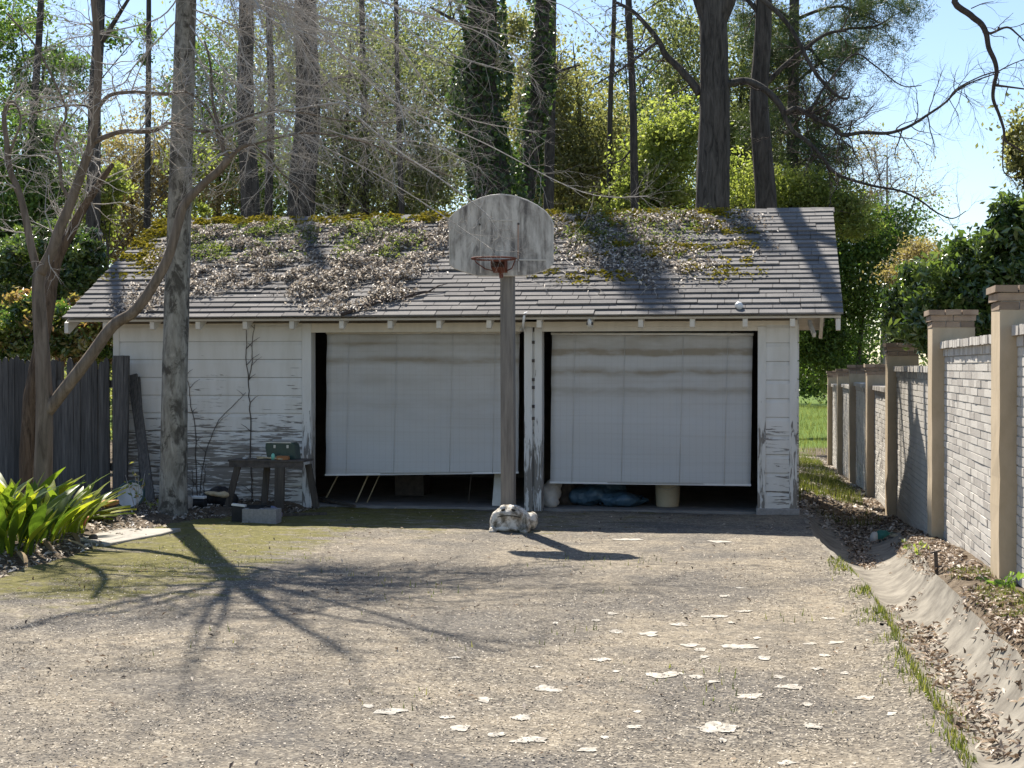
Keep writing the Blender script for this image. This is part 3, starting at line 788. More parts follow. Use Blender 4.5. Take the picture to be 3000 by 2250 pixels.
# ------------------------------------------------------------------ remeshed soft shapes
def soft(name, blobs, mat, parent=None, voxel=.012, smooth=6, bump=0.0, bs=8.0):
    """blobs: (centre, radii, euler) spheres fused into one skin"""
    bm = bmesh.new()
    for b in blobs:
        c, r = Vector(b[0]), b[1]; e = Euler(b[2]) if len(b) > 2 else Euler((0, 0, 0))
        M = Matrix.Translation(c) @ e.to_matrix().to_4x4() @ Matrix.Diagonal((r[0], r[1], r[2], 1))
        bmesh.ops.create_icosphere(bm, subdivisions=3, radius=1, matrix=M)
    me = bpy.data.meshes.new(name); bm.to_mesh(me); bm.free()
    t = bpy.data.objects.new('tmp', me); COL.objects.link(t)
    r = t.modifiers.new('r', 'REMESH'); r.mode = 'VOXEL'; r.voxel_size = voxel
    s = t.modifiers.new('s', 'SMOOTH'); s.iterations = smooth; s.factor = .5
    dg = bpy.context.evaluated_depsgraph_get(); out = bpy.data.meshes.new_from_object(t.evaluated_get(dg))
    bpy.data.objects.remove(t)
    out.name = name
    if bump:
        for v in out.vertices: v.co += v.normal * bump * noise.fractal(v.co * bs, 1.0, 2.0, 4)
    out.polygons.foreach_set('use_smooth', [True] * len(out.polygons)); out.materials.clear()
    return put(name, out, mat, parent)

# ------------------------------------------------------------------ concrete frog
fc = G(1490, 1558, .035); fy = fc.y
fz0 = on_drive(fc.x, fc.y) - .012
def fq(x, y, z): return (fc.x + x, fc.y + .16 + y, fz0 + z)
frog = thing('frog_statue', 'mottled white and grey concrete frog sitting at the foot of the pole', 'statue', (fc.x, fc.y + .16, fz0))
body = soft('body', [(fq(0, .03, .125), (.20, .19, .13)), (fq(0, -.03, .185), (.165, .15, .095)), (fq(-.01, -.10, .20), (.125, .08, .055)),
    (fq(-.065, -.085, .252), (.042, .05, .032)), (fq(.052, -.085, .252), (.042, .05, .032)),
    (fq(0, -.07, .09), (.15, .09, .09)), (fq(0, -.02, .045), (.19, .15, .05)),
    (fq(-.165, -.06, .11), (.045, .06, .11), (0, .15, 0)), (fq(.165, -.06, .11), (.045, .06, .11), (0, -.15, 0)),
    (fq(-.165, -.12, .03), (.045, .05, .032)), (fq(.15, -.12, .04), (.055, .05, .042)),
    (fq(-.192, -.16, .018), (.013, .026, .016)), (fq(-.165, -.168, .018), (.013, .026, .016)), (fq(-.138, -.162, .018), (.013, .026, .016)),
    (fq(.128, -.165, .02), (.014, .026, .018)), (fq(.155, -.17, .02), (.014, .026, .018)), (fq(.18, -.16, .02), (.014, .026, .018)),
    (fq(.205, .10, .11), (.055, .10, .09)), (fq(-.19, .10, .09), (.05, .10, .08))], MT['frog'], frog, .008, 4, .004, 26)
def frog_front(x, z):
    hit, loc, nrm, idx = body.ray_cast(Vector((fc.x + x, fc.y - 2, fz0 + z)) - body.matrix_basis.translation - frog.location, Vector((0, 1, 0)))
    return loc.y + body.matrix_basis.translation.y + frog.location.y if hit else fc.y
for sx in (-.058, .046):
    m = MB(); m.lathe([(.004, -.02), (.017, -.008), (.019, .006), (.012, .016), (.002, .02)], (fc.x + sx, frog_front(sx, .236) + .004, fz0 + .236), 12, Matrix.Rotation(R(90), 4, 'X') @ Matrix.Rotation(.4 if sx < 0 else -.5, 4, 'Z') @ Matrix.Diagonal((1.25, .8, 1, 1))); m.build('eye_hollow', MT['frog_dark'], frog)
mp_ = []
for t in np.linspace(-1, 1, 11):
    x = t * .115; z = .182 - .02 * t * t; mp_.append((fc.x + x, frog_front(x, z) + .001, fz0 + z))
m = MB(); m.tube(mp_, .006, 5); m.build('mouth', MT['frog_dark'], frog)

# ------------------------------------------------------------------ workbench beside the left bay and what stands on it
YT = 16.35
tz = P(760, 1345, YT).z; gz0 = hh(P(760, 1450, YT).x, YT) - .005
tx0, tx1 = P(682, 1345, YT).x, P(902, 1345, YT).x
bench = thing('work_table', 'dark rusty table with splayed legs against the peeling siding', 'table', ((tx0 + tx1) / 2, YT, gz0))
m = MB(); m.box((tx0, YT - .16, tz - .022), (tx1, YT + .22, tz)); m.build('table_top', MT['dark_metal'], bench, .003)
m = MB(); m.box((tx0 + .01, YT - .15, tz - .085), (tx1 - .01, YT - .135, tz - .022)); m.build('apron', MT['dark_metal'], bench)
for (pt, pbm, dy) in ((690, 655, -.12), (812, 812, -.13), (775, 765, .18), (895, 925, .16)):
    a = P(pt + 8, 1360, YT + dy); b = P(pbm + 6, 1510, YT + dy)
    b = a + (b - a) * ((a.z - (gz0 - .02)) / (a.z - b.z))
    m = MB(); m.bar(a, b, .115 if pt == 812 else .075, .035, (0, 1, 0)); m.build('leg', MT['plank_wood'], bench, .003)
case_c = P(830, 1345, YT + .05)
case = thing('tool_case', 'dark green tool case with pale handle on the table', 'tool case', (case_c.x, YT + .05, tz))
cx0, cx1 = P(778, 1340, YT).x, P(868, 1340, YT).x
m = MB(); m.prism([Vector((cx0 + .02, YT, tz)), Vector((cx1, YT, tz)), Vector((cx1 - .02, YT, tz + .16)), Vector((cx1 - .05, YT, tz + .195)), Vector((cx0, YT, tz + .185)), Vector((cx0 - .005, YT, tz + .13))], (0, .18, 0)); m.build('shell', MT['green_case'], case, .006)
m = MB(); m.box((cx0 - .003, YT - .004, tz + .187), (cx1 - .06, YT + .184, tz + .197)); m.build('lid_rim', MT['metal'], case)
m = MB(); m.tube([(cx0 + .05, YT + .09, tz + .19), (cx0 + .06, YT + .09, tz + .215), (cx1 - .1, YT + .09, tz + .22), (cx1 - .09, YT + .09, tz + .19)], .008, 6); m.build('handle', MT['metal'], case)
for q in (.3, .72):
    m = MB(); x = cx0 + (cx1 - cx0) * q; m.box((x - .012, YT - .006, tz + .13), (x + .012, YT - .001, tz + .165)); m.build('latch', MT['metal'], case)
a = P(745, 1308, YT - .10); b = P(828, 1324, YT - .13)
m = MB(); m.tube([Vector((a.x, YT - .02, tz + .028)), Vector((b.x, YT - .14, tz + .010))], .010, 6); m.tube([Vector((a.x + .02, YT - .06, tz + .01)), Vector((b.x - .05, YT - .04, tz + .03))], .008, 6)
tag(m.build('wooden_stick', MT['pale_wood']), 'pair of pale wooden sticks lying on the dark table', 'stick')
cc = P(800, 1345, YT - .1)
m = MB(); m.lathe([(.018, 0), (.023, .03), (.022, .055), (.014, .068), (.008, .075)], (cc.x, YT - .10, tz - .001), 12)
tag(m.build('plastic_bottle', MT['mint']), 'small mint green bottle on the dark table', 'bottle')
bc = P(832, 1345, YT - .09)
m = MB(); m.box((bc.x - .075, YT - .13, tz - .001), (bc.x + .055, YT - .05, tz + .045), None, .003)
tag(m.build('loose_brick', MT['red_brick'], bevel=.004), 'orange brick lying on the dark table before the green case', 'brick')
m = MB(); tc = P(718, 1345, YT - .05); m.lathe([(.02, 0), (.035, .006), (.030, .022), (.01, .03)], (tc.x, YT - .05, tz - .001), 10); m.tube([(tc.x, YT - .05, tz + .02), (tc.x + .01, YT - .05, tz + .05)], .006, 5)
tag(m.build('tin_cap', MT['metal']), 'little pale metal cap with knob on the bare end of the dark table', 'cap')

# ------------------------------------------------------------------ clutter along the foot of the wall
def ground_at(px, py, z=.1):
    for _ in range(6):
        p = G(px, py, z); z = hh(p.x, p.y) + (DR if (drive_left(p.y) < p.x < drive_right(p.y) and p.y < 17) else 0)
    return Vector((p.x, p.y, z))
def boxat(px, py, w, d, h, yaw=0, tilt=0, sink=.01):
    c = ground_at(px, py); M = Matrix.Translation((c.x, c.y + d / 2, c.z - sink)) @ Matrix.Rotation(yaw, 4, 'Z') @ Matrix.Rotation(tilt, 4, 'Y')
    return c, M
c, M = boxat(758, 1532, .40, .20, .16)
m = MB(); m.box((-.19, -.09, 0), (.19, .09, .035), M); m.box((-.19, -.09, .035), (-.155, .09, .155), M); m.box((.155, -.09, .035), (.19, .09, .155), M); m.box((-.155, -.09, .035), (.155, -.06, .155), M); m.box((-.155, .06, .035), (.155, .09, .155), M); m.box((-.02, -.06, .035), (.02, .06, .155), M)
tag(m.build('concrete_block', MT['block']), 'grey hollow concrete block lying under the dark table', 'concrete block')
c, M = boxat(725, 1528, .4, .3, .2, .05)
cr = thing('plastic_crate', 'black plastic crate with a pale strip on its rim under the dark table', 'crate', c)
m = MB()
m.box((-.19, -.13, 0), (.17, .13, .012), M)
for q in (((-.19, -.13, .012), (.17, -.118, .165)), ((-.19, .118, .012), (.17, .13, .165)), ((-.19, -.118, .012), (-.178, .118, .165)), ((.158, -.118, .012), (.17, .118, .165))): m.box(q[0], q[1], M)
m.build('tub', MT['black_plastic'], cr)
m = MB(); m.box((-.20, -.16, .163), (-.05, -.10, .185), M @ Matrix.Rotation(.1, 4, 'Y')); m.build('rim_strip', MT['white_plastic'], cr)
c = ground_at(788, 1520)
bagx = thing('plastic_bag', 'crumpled blue and pink bag beside the concrete block', 'bag', c)
soft('bag_skin', [((c.x - .05, c.y + .06, c.z + .06), (.10, .08, .075)), ((c.x + .05, c.y + .05, c.z + .055), (.09, .08, .07)), ((c.x + .0, c.y + .1, c.z + .09), (.07, .06, .04))], MT['pink_blue'], bagx, .012, 3, .02, 9)
c = ground_at(515, 1500)
st = thing('fieldstone', 'rounded grey stone leaning on the pale tree trunk', 'stone', c)
soft('stone_body', [((c.x, c.y + .05, c.z + .06), (.12, .10, .11)), ((c.x + .09, c.y + .08, c.z + .05), (.07, .07, .10))], MT['stone'], st, .014, 3, .02, 6)
c = ground_at(575, 1490); c2 = c + Vector((0, .1, 0))
pc = thing('paint_can', 'dark paint tin with a white lid on its side near the pale trunk', 'tin', c)
MX = Matrix.Rotation(R(90), 4, 'Y')
m = MB(); m.lathe([(.06, 0), (.062, .004), (.06, .008), (.06, .13), (.062, .134), (.06, .138)], (c.x - .07, c.y + .1, c.z + .055), 16, MX); m.build('tin_body', MT['black_plastic'], pc)
m = MB(); m.box((c.x - .075, c.y + .045, c.z + .105), (c.x + .075, c.y + .13, c.z + .135)); m.build('white_board', MT['white_plastic'], pc, .004)
c = ground_at(630, 1500)
hp = thing('hessian_heap', 'dark heap of sacking with a yellowed fold between trunk and table', 'sacking', c)
soft('sack_body', [((c.x - .06, c.y + .12, c.z + .09), (.16, .10, .10)), ((c.x + .10, c.y + .14, c.z + .07), (.13, .1, .10)), ((c.x + .01, c.y + .2, c.z + .14), (.14, .08, .08))], MT['black_plastic'], hp, .015, 3, .03, 6)
soft('yellow_fold', [((c.x - .02, c.y + .03, c.z + .14), (.13, .06, .03), (0, .1, .1)), ((c.x + .08, c.y + .03, c.z + .13), (.08, .06, .035))], MT['pale_wood'], hp, .01, 3, .012, 10)
for (a, b, w) in (((820, 1512), (955, 1508), .05), ((925, 1462), (1035, 1492), .06)):
    p0 = ground_at(*a); p1 = ground_at(*b) if a[0] < 900 else P(b[0], b[1], 17.05)
    if a[0] > 900: p0 = P(a[0], a[1], 17.45); p0.z = .09; p1 = P(b[0], b[1], 16.8); p1.z = on_drive(p1.x, p1.y) + .02
    m = MB(); m.bar(p0 + Vector((0, .02, .012)), p1 + Vector((0, .02, .012)), w, .028, (0, 0, 1))
    tag(m.build('scrap_board', MT['plank_wood']), 'short grey board lying flat before the table legs' if a[0] < 900 else 'grey board slanting out of the dark bay beside the table', 'board', )
# basin, bench, pot
c = ground_at(352, 1500)
bs = thing('enamel_basin', 'round white enamel basin with green rim tipped on edge by the leaning planks', 'basin', c)
MX = Matrix.Rotation(R(64), 4, 'X') @ Matrix.Rotation(R(0), 4, 'Y')
bo = Vector((c.x, c.y + .26, c.z + .165))
m = MB(); m.lathe([(.02, -.075), (.085, -.075), (.12, -.06), (.145, -.02), (.152, .0), (.146, .004), (.138, -.014), (.112, -.05), (.08, -.064), (.01, -.064)], bo, 28, MX); m.build('bowl', MT['enamel'], bs)
m = MB(); m.lathe([(.148, -.006), (.176, -.003), (.178, .004), (.150, .006), (.148, -.006)], bo, 28, MX, True, False); m.build('rim', MT['green_case'], bs)
c = ground_at(262, 1528)
lb = thing('low_bench', 'low ochre wooden bench half buried in leaves beside the white basin', 'bench', c)
bx0, bx1 = P(208, 1480, c.y).x, P(318, 1480, c.y).x; bz = P(260, 1470, c.y).z
m = MB(); m.box((bx0, c.y, bz - .045), (bx1, c.y + .26, bz)); m.build('seat', MT['ochre_wood'], lb, .004)
for x in (bx0 + .03, bx1 - .05):
    m = MB(); m.box((x, c.y + .03, c.z - .03), (x + .03, c.y + .23, bz - .045)); m.build('leg', MT['plank_wood'], lb)
c = ground_at(228, 1548)
tp = thing('terracotta_pot', 'small broken terracotta pot at the corner of the grey slab', 'pot', c)
m = MB(); m.lathe([(.035, 0), (.05, .10), (.06, .102), (.062, .13), (.052, .13), (.044, .1), (.03, .01)], (c.x, c.y + .05, c.z - .005), 16, Matrix.Rotation(R(14), 4, 'Y')); m.build('pot_body', MT['terracotta'], tp)
c = ground_at(268, 1592)
rk = thing('dark_rock', 'small dark rock on the near corner of the grey slab', 'rock', c)
soft('rock_body', [((c.x, c.y + .04, c.z + .035), (.05, .045, .05)), ((c.x - .03, c.y + .05, c.z + .025), (.05, .04, .035))], MT['dark_metal'], rk, .008, 2, .014, 14)

# ------------------------------------------------------------------ inside the bays
FZ = .052
c = P(1956, 1508, 17.55)
bk = thing('plastic_bucket', 'tall cream plastic bucket standing under the banded shade', 'bucket', (c.x, 17.55, FZ))
m = MB(); m.lathe([(.13, 0), (.135, .01), (.155, .36), (.165, .365), (.165, .38), (.15, .38), (.13, .02)], (c.x, 17.55, FZ - .002), 24); m.build('pail', MT['cream_plastic'], bk)
m = MB(); m.tube([Vector((c.x + .16 * math.cos(t), 17.55 - .05 - .1 * math.sin(t), FZ + .33 - .12 * math.sin(t))) for t in np.linspace(0, math.pi, 9)], .004, 5); m.build('handle', MT['metal'], bk)
c = P(1790, 1500, 17.5)
tp = thing('blue_tarp', 'crumpled blue tarp on the floor beside the cream bucket', 'tarp', (c.x, 17.5, FZ))
soft('tarp_folds', [((c.x - .25, 17.5, FZ + .12), (.24, .2, .12)), ((c.x - .1, 17.7, FZ + .2), (.25, .2, .16)), ((c.x + .12, 17.45, FZ + .08), (.26, .2, .09)), ((c.x + .25, 17.6, FZ + .06), (.2, .2, .07))], MT['tarp'], tp, .02, 2, .05, 5)
c = P(1608, 1495, 17.3)
sk = thing('cement_sack', 'torn pale paper sack slumped behind the centre post', 'sack', (c.x, 17.3, FZ))
soft('sack_paper', [((c.x, 17.3, FZ + .12), (.13, .12, .15)), ((c.x + .05, 17.32, FZ + .25), (.09, .09, .09)), ((c.x + .02, 17.25, FZ + .05), (.12, .1, .07))], MT['sack'], sk, .014, 2, .03, 7)
c = P(1655, 1490, 17.6)
sk = thing('cloth_bundle', 'brownish cloth bundle behind the torn paper sack', 'bundle', (c.x, 17.6, FZ))
soft('cloth', [((c.x, 17.6, FZ + .16), (.12, .12, .2)), ((c.x + .03, 17.6, FZ + .06), (.15, .12, .08))], MT['plank_wood'], sk, .016, 2, .03, 7)
def stick(a, b, ya, yb, r, mt, name, label, cat, group=None):
    A = P(a[0], a[1], ya); B = P(b[0], b[1], yb); A.z = max(A.z, FZ)
    d = (A - B).normalized()
    if A.z > FZ + .02: A = A + d * ((A.z - FZ) / max(.05, -d.z))
    m = MB(); m.tube([A, A.lerp(B, .5), B], r, 6); return tag(m.build(name, MT[mt]), label, cat, group)
stick((972, 1427), (1075, 1230), 17.45, 17.9, .009, 'pale_wood', 'bamboo_cane', 'pale cane leaning in the dark bay by the door casing', 'cane', 'canes leaning inside the left bay')
stick((1043, 1472), (1150, 1230), 17.35, 17.8, .010, 'pale_wood', 'bamboo_cane', 'longest bright cane leaning in the dark bay behind the shade', 'cane', 'canes leaning inside the left bay')
stick((1075, 1480), (1185, 1230), 17.4, 17.85, .007, 'pale_wood', 'bamboo_cane', 'thin broken-looking cane beside the longest bright cane', 'cane', 'canes leaning inside the left bay')
stick((1372, 1480), (1400, 1200), 17.5, 17.7, .008, 'plank_wood', 'bamboo_cane', 'dull upright cane left of the basketball pole in the dark bay', 'cane', 'canes leaning inside the left bay')
c = P(1454, 1478, 17.25)
m = MB(); m.bar(Vector((c.x, 17.25, FZ - .002)), P(1462, 1380, 17.4), .10, .02, (0, 1, 0)); tag(m.build('white_board', MT['rafter']), 'narrow white board standing just left of the pole in the bay', 'board')
c = P(1205, 1440, 18.6)
m = MB(); m.box((c.x - .18, 18.45, FZ - .002), (c.x + .2, 18.8, FZ + .32)); m.box((c.x - .2, 18.43, FZ + .32), (c.x + .22, 18.82, FZ + .36)); tag(m.build('storage_box', MT['dark_metal'], bevel=.004), 'dim square storage box deep in the bay behind the canes', 'box')

# ------------------------------------------------------------------ small fittings on the garage front
p0 = P(1530, 972, YF - .045); p1 = P(1533, 950, YF - .05); p2 = P(1536, 925, YE - .02); p3 = P(1541, 917, YE + .02)
pipe = thing('bent_pipe', 'white bent pipe hooked over the eave beside the centre post', 'pipe', p0)
m = MB(); m.tube([P(1531, 968, YF - .06), P(1533, 950, YE - .03), P(1535, 930, YE - .035), P(1537, 919, YE - .02), P(1544, 916, YE + .03), P(1548, 921, YE + .08)], [.016, .014, .014, .014, .013, .012], 8); m.build('pipe_run', MT['white_plastic'], pipe)
m = MB(); m.lathe([(.012, .05), (.032, .02), (.036, 0), (.02, -.01)], P(1531, 968, YF - .06), 12); m.build('flared_end', MT['white_plastic'], pipe)
lp = P(1728, 944, YE + .03)
fl = thing('flood_lamp', 'small white lamp in a dark holder under the eave of the banded-shade bay', 'lamp', lp)
m = MB(); m.box((lp.x - .035, lp.y - .03, lp.z), (lp.x + .035, lp.y + .03, ZE - .10)); m.build('holder', MT['black_plastic'], fl)
m = MB(); m.lathe([(.008, .03), (.022, 0), (.03, -.04), (.012, -.06)], lp + Vector((0, -.025, .01)), 12, Matrix.Rotation(R(25), 4, 'X')); m.build('bulb', MT['white_plastic'], fl)
wp = P(2157, 906, YE + .02)
m = MB(); q = roof_pt(wp.x, .12, .03); m.lathe([(.03, 0), (.05, .02), (.045, .06), (.02, .08)], q, 9, Matrix.Rotation(R(50), 4, 'Y')); tag(m.build('paper_cup', MT['white_plastic']), 'crushed white cup lying on the shingles near the eave', 'cup')

# ------------------------------------------------------------------ brick wall along the right
WX = 1.58                                  # pillar face
PY = {}                                    # pillar near-face distances from the photograph's near corners
for i, px in enumerate((2929, 2731, 2601, 2541, 2490, 2454, 2426)):
    d = ray(px, 1075); PY[i] = WX / d.x * d.y
PT = [P(2929, 835, PY[0]).z, P(2731, 908, PY[1]).z, P(2601, 1005, PY[2]).z, P(2541, 1067, PY[3]).z, P(2490, 1069, PY[4]).z, P(2454, 1081, PY[5]).z, P(2426, 1087, PY[6]).z]
pil = [(7.2, PT[0] + .12)] + [(PY[i], PT[i]) for i in range(7)]
wall = thing('brick_wall', 'pale brick boundary wall stepping downhill between tan capped pillars', 'wall', (WX, PY[0], 0))
PWD = .40
capm = {}
for k, (y, zt) in enumerate(pil):
    zb = hh(WX + .2, y) - .25
    m = MB(); nz = 7
    for j in range(nz):
        pass
    # slightly uneven render: stacked rings
    i0 = len(m.v); rings = 12
    for j in range(rings):
        z = zb + (zt - .17 - zb) * j / (rings - 1)
        q = lambda s: .006 * noise.noise(Vector((k * 3.1, j * .9, s)))
        m.v += [(WX + q(1), y + q(2), z), (WX + PWD, y + q(3), z), (WX + PWD, y + PWD, z), (WX + q(4), y + PWD + q(5), z)]
    for j in range(rings - 1):
        for e in range(4):
            a = i0 + j * 4 + e; b = i0 + j * 4 + (e + 1) % 4
            m.f.append((a, b, b + 4, a + 4)); m.sm.append(False)
    m.f.append(tuple(i0 + (rings - 1) * 4 + e for e in range(4))); m.sm.append(False)
    pl = m.build('pillar', MT['stucco'], wall)
    for lev, (out, z0, z1) in enumerate(((.004, zt - .17, zt - .113), (.016, zt - .107, zt - .055), (.034, zt - .050, zt))):
        lo = Vector((WX - out, y - out, z0)); hi = Vector((WX + PWD + out, y + PWD + out, z1))
        n = 3 if lev != 1 else 2
        for s in range(n):
            xa = lo.x + (hi.x - lo.x) * s / n; xb = lo.x + (hi.x - lo.x) * (s + 1) / n - .008
            m = MB(); m.box((xa, lo.y, z0), (xb, hi.y, z1), None, .003); m.build('cap_brick', MT['cap_brick'], pl)
    m = MB(); m.box((WX + .01, y + .01, zt - .18), (WX + PWD - .01, y + PWD - .01, zt - .02)); m.build('cap_core', MT['mortar'], pl)
# panels: the one that shows its bricks is laid brick by brick
COP = [P(3000, 955, 10.6).z, P(2905, 976, PY[0] + .45).z, P(2700, 1073, PY[1] + 3).z, None, None, None, None]
brk = MB(); brk.box((0, 0, 0), (.05, 1, 1)); bme = brk.mesh('brick')
bm_ = bmesh.new(); bm_.from_mesh(bme); bmesh.ops.bevel(bm_, geom=bm_.edges[:], offset=.004, segments=1, affect='EDGES'); bm_.to_mesh(bme); bm_.free()
brk = MB(); brk.box((0, .0, 0), (1, 1, 1)); 
bme = brk.mesh('brick'); bme.materials.append(MT['brick'])
PX0 = WX + .115
CRS = .0677
for k in range(7):
    y0 = pil[k][0] + PWD; y1 = pil[k + 1][0]
    zc = COP[k] if k < 3 and COP[k] else min(pil[k][1], pil[k + 1][1]) - .34
    zlo = min(hh(PX0, y0), hh(PX0, y1)) - .15
    m = MB(); m.box((PX0 + .007, y0, zlo), (PX0 + .16, y1, zc - .06)); pn = m.build('wall_panel', MT['mortar'], wall)
    L = y1 - y0
    rows = int((zc - .13 - zlo) / CRS)
    BL = L / 10.0
    near = (k == 1)
    mj = MB()
    for r in range(rows):
        z = zc - .145 - (r + 1) * CRS + .006
        off = BL / 2 if r % 2 else 0
        e = [0.0] + [q for q in np.arange(off if off else BL, L, BL) if .05 < q < L - .02] + [L]
        for a, b in zip(e[:-1], e[1:]):
            if near and z > hh(PX0, y0 + a) - .12 and r < 28:
                put('brick', bme, None, pn, (PX0 + random.uniform(-.004, .003), y0 + a + .006, z), None, (.05, b - a - .010, CRS - .011))
            else:
                x = PX0 + random.uniform(-.004, .003); mj.box((x, y0 + a + .006, z), (x + .04, y0 + b - .004, z + CRS - .011))
    if mj.v:
        o = mj.build('bricks' if not near else 'buried_bricks', MT['brick'], pn); o['kind'] = 'stuff'
    # rowlock coping: soldier band under, bricks on edge above
    if near:
        n = int(L / .11)
        for s in range(n):
            yy = y0 + s * L / n
            put('coping_brick', bme, None, pn, (PX0 - .045 + random.uniform(-.006, .006), yy + .004, zc - .066 + random.uniform(-.004, .004)), None, (.24, L / n - .009, .066))
            put('band_brick', bme, None, pn, (PX0 - .012 + random.uniform(-.004, .004), yy + .004, zc - .14), None, (.1, L / n - .009, .070))
    else:
        mj = MB(); n = int(L / .11)
        for s in range(n):
            yy = y0 + s * L / n; q = random.uniform(-.006, .006)
            mj.box((PX0 - .045 + q, yy + .004, zc - .066), (PX0 + .2, yy + L / n - .005, zc + q)); mj.box((PX0 - .012 + q, yy + .004, zc - .14), (PX0 + .1, yy + L / n - .005, zc - .07))
        o = mj.build('coping_bricks', MT['brick'], pn); o['kind'] = 'stuff'
# odds and ends by the wall
c = ground_at(2585, 1592, -.2)
gb = thing('green_bag', 'slumped green and pale bag lying in the concrete channel by the wall', 'bag', c)
soft('bag_cloth', [((c.x, c.y, c.z + .06), (.10, .10, .09)), ((c.x + .1, c.y + .02, c.z + .06), (.11, .08, .07))], MT['green_bag'], gb, .012, 3, .02, 8)
soft('bag_end', [((c.x - .08, c.y - .01, c.z + .06), (.06, .075, .075))], MT['sack'], gb, .012, 2, .01, 10)
a = ground_at(2610, 1582, -.1); b = ground_at(2735, 1590, -.05)
m = MB(); m.bar(a + Vector((0, 0, .05)), b + Vector((0, 0, .03)), .035, .025); tag(m.build('timber_offcut', MT['pale_wood']), 'pale timber strip lying from the green bag to the pillar foot', 'timber')
c = ground_at(2745, 1745, .1)
m = MB(); m.bar(c - Vector((0, 0, .1)), c + Vector((-.01, 0, .14)), .028, .012, (0, 1, 0)); m.bar(c + Vector((-.05, 0, .13)), c + Vector((.03, .02, .15)), .014, .012)
tag(m.build('metal_stake', MT['dark_metal']), 'short rusty stake standing in dead leaves beside the channel', 'stake')

# ------------------------------------------------------------------ picket fence and leaning planks on the left
YN = 16.72
fence = thing('picket_fence', 'grey weathered board fence running from the garage corner past the bed', 'fence', (P(180, 1400, YN).x, YN, .1))
xs = np.arange(P(-620, 1100, YN).x, P(318, 1100, YN).x, .078)
def picket_mesh():
    m = MB(); m.prism([Vector((0, 0, 0)), Vector((.103, 0, 0)), Vector((.103, 0, 1.70)), Vector((.080, 0, 1.755)), Vector((.052, 0, 1.77)), Vector((.022, 0, 1.75)), Vector((0, 0, 1.70))], (0, .018, 0)); return m.mesh('picket')
pkm = picket_mesh(); pkm.materials.append(MT['fence_wood'])
ztop = P(100, 1045, YN).z
for i, x in enumerate(xs):
    g = hh(x, YN) - .05
    short = .80 if abs(x - P(172, 1100, YN).x) < .06 else 1.0
    put('picket', pkm, None, fence, (x, YN + random.uniform(-.006, .006), g), (0, random.uniform(-.008, .008), 0), (random.uniform(.72, .80), 1, (ztop - g) / 1.77 * short * random.uniform(.955, 1.012)))
for z in (.45, 1.45):
    m = MB(); m.box((xs[0], YN + .026, z), (xs[-1] + .1, YN + .065, z + .09)); m.build('rail', MT['fence_wood'], fence)
for px in (-560, -320, -60, 150, 321):
    x = P(px, 1100, YN).x; m = MB(); m.box((x, YN + .068, -.2), (x + .09, YN + .158, ztop - .06)); m.build('fence_post', MT['fence_wood'], fence)
def plank(a, b, ya, yb, w, t, label, name='loose_plank'):
    A = P(a[0], a[1], ya); g = hh(A.x, A.y) - .02; A.z = g; B = P(b[0], b[1], yb)
    m = MB(); d = (B - A); n = 5
    m.bar(A, B, w, t, (0, 1, 0)); 
    s = d.normalized()
    tag(m.build(name, MT['fence_wood'], bevel=.003), label, 'plank', 'planks propped at the garage corner')
plank((352, 1440), (350, 1042), 16.62, 16.68, .14, .09, 'thick upright post ending the fence at the garage corner', 'fence_end_post')
plank((366, 1440), (372, 1042), 16.56, 16.66, .055, .05, 'narrow upright plank touching the thick fence-end post')
plank((441, 1480), (388, 1098), 16.50, 16.90, .125, .03, 'broad plank leaning on the siding away from the fence')
plank((425, 1475), (400, 1105), 16.62, 16.92, .09, .03, 'shorter plank tucked behind the broad leaning one')

# ------------------------------------------------------------------ vines on the siding
def vine(pl, r, label, Y=None, leaves=0, name='climbing_vine'):
    Y = Y or (YF - .032)
    pts = []
    for k, (x, y) in enumerate(pl):
        p = P(x, y, Y); pts.append(p)
    q = []
    for a, b in zip(pts[:-1], pts[1:]):
        for t in np.linspace(0, 1, 5)[:-1]:
            w = a.lerp(b, t); q.append(w + Vector((random.uniform(-.008, .008), random.uniform(-.004, .004), 0)))
    q.append(pts[-1])
    root = thing(name, label, 'vine', (q[0].x, q[0].y, q[0].z))
    m = MB(); m.tube(q, [r * (1 - .6 * i / len(q)) for i in range(len(q))], 5)
    for k in range(3, len(q) - 1, 4):
        s = random.choice((-1, 1)); L = random.uniform(.05, .18)
        m.tube([q[k], q[k] + Vector((s * L * .5, -.01, L * .5)), q[k] + Vector((s * L, -.015, L * .8))], [r * .5, r * .4, r * .2], 4)
    m.build('stem', MT['dark_metal'], root)
    return root
vine([(735, 1490), (738, 1430), (733, 1340), (735, 1240), (730, 1160), (727, 1100), (721, 1060), (722, 1010), (720, 950)], .009, 'thin dead vine climbing the siding behind the dark table')
vine([(729, 1110), (738, 1060), (740, 1000), (746, 950)], .006, 'short dead vine fork beside the longer vine at the eave', YF - .030)
vine([(578, 1480), (575, 1400), (572, 1260), (560, 1190), (552, 1120), (545, 1090)], .007, 'wiry dead vine on the siding hugging the pale trunk')
vine([(585, 1490), (588, 1400), (610, 1300), (640, 1230), (690, 1180), (720, 1150)], .006, 'slanting dead vine crossing the siding between trunk and table')
vine([(600, 1500), (596, 1420), (603, 1360)], .006, 'short upright dead stem at the foot of the siding near the trunk')
vine([(560, 1480), (566, 1420), (562, 1370)], .005, 'very thin dead stem rising beside the pale trunk foot')

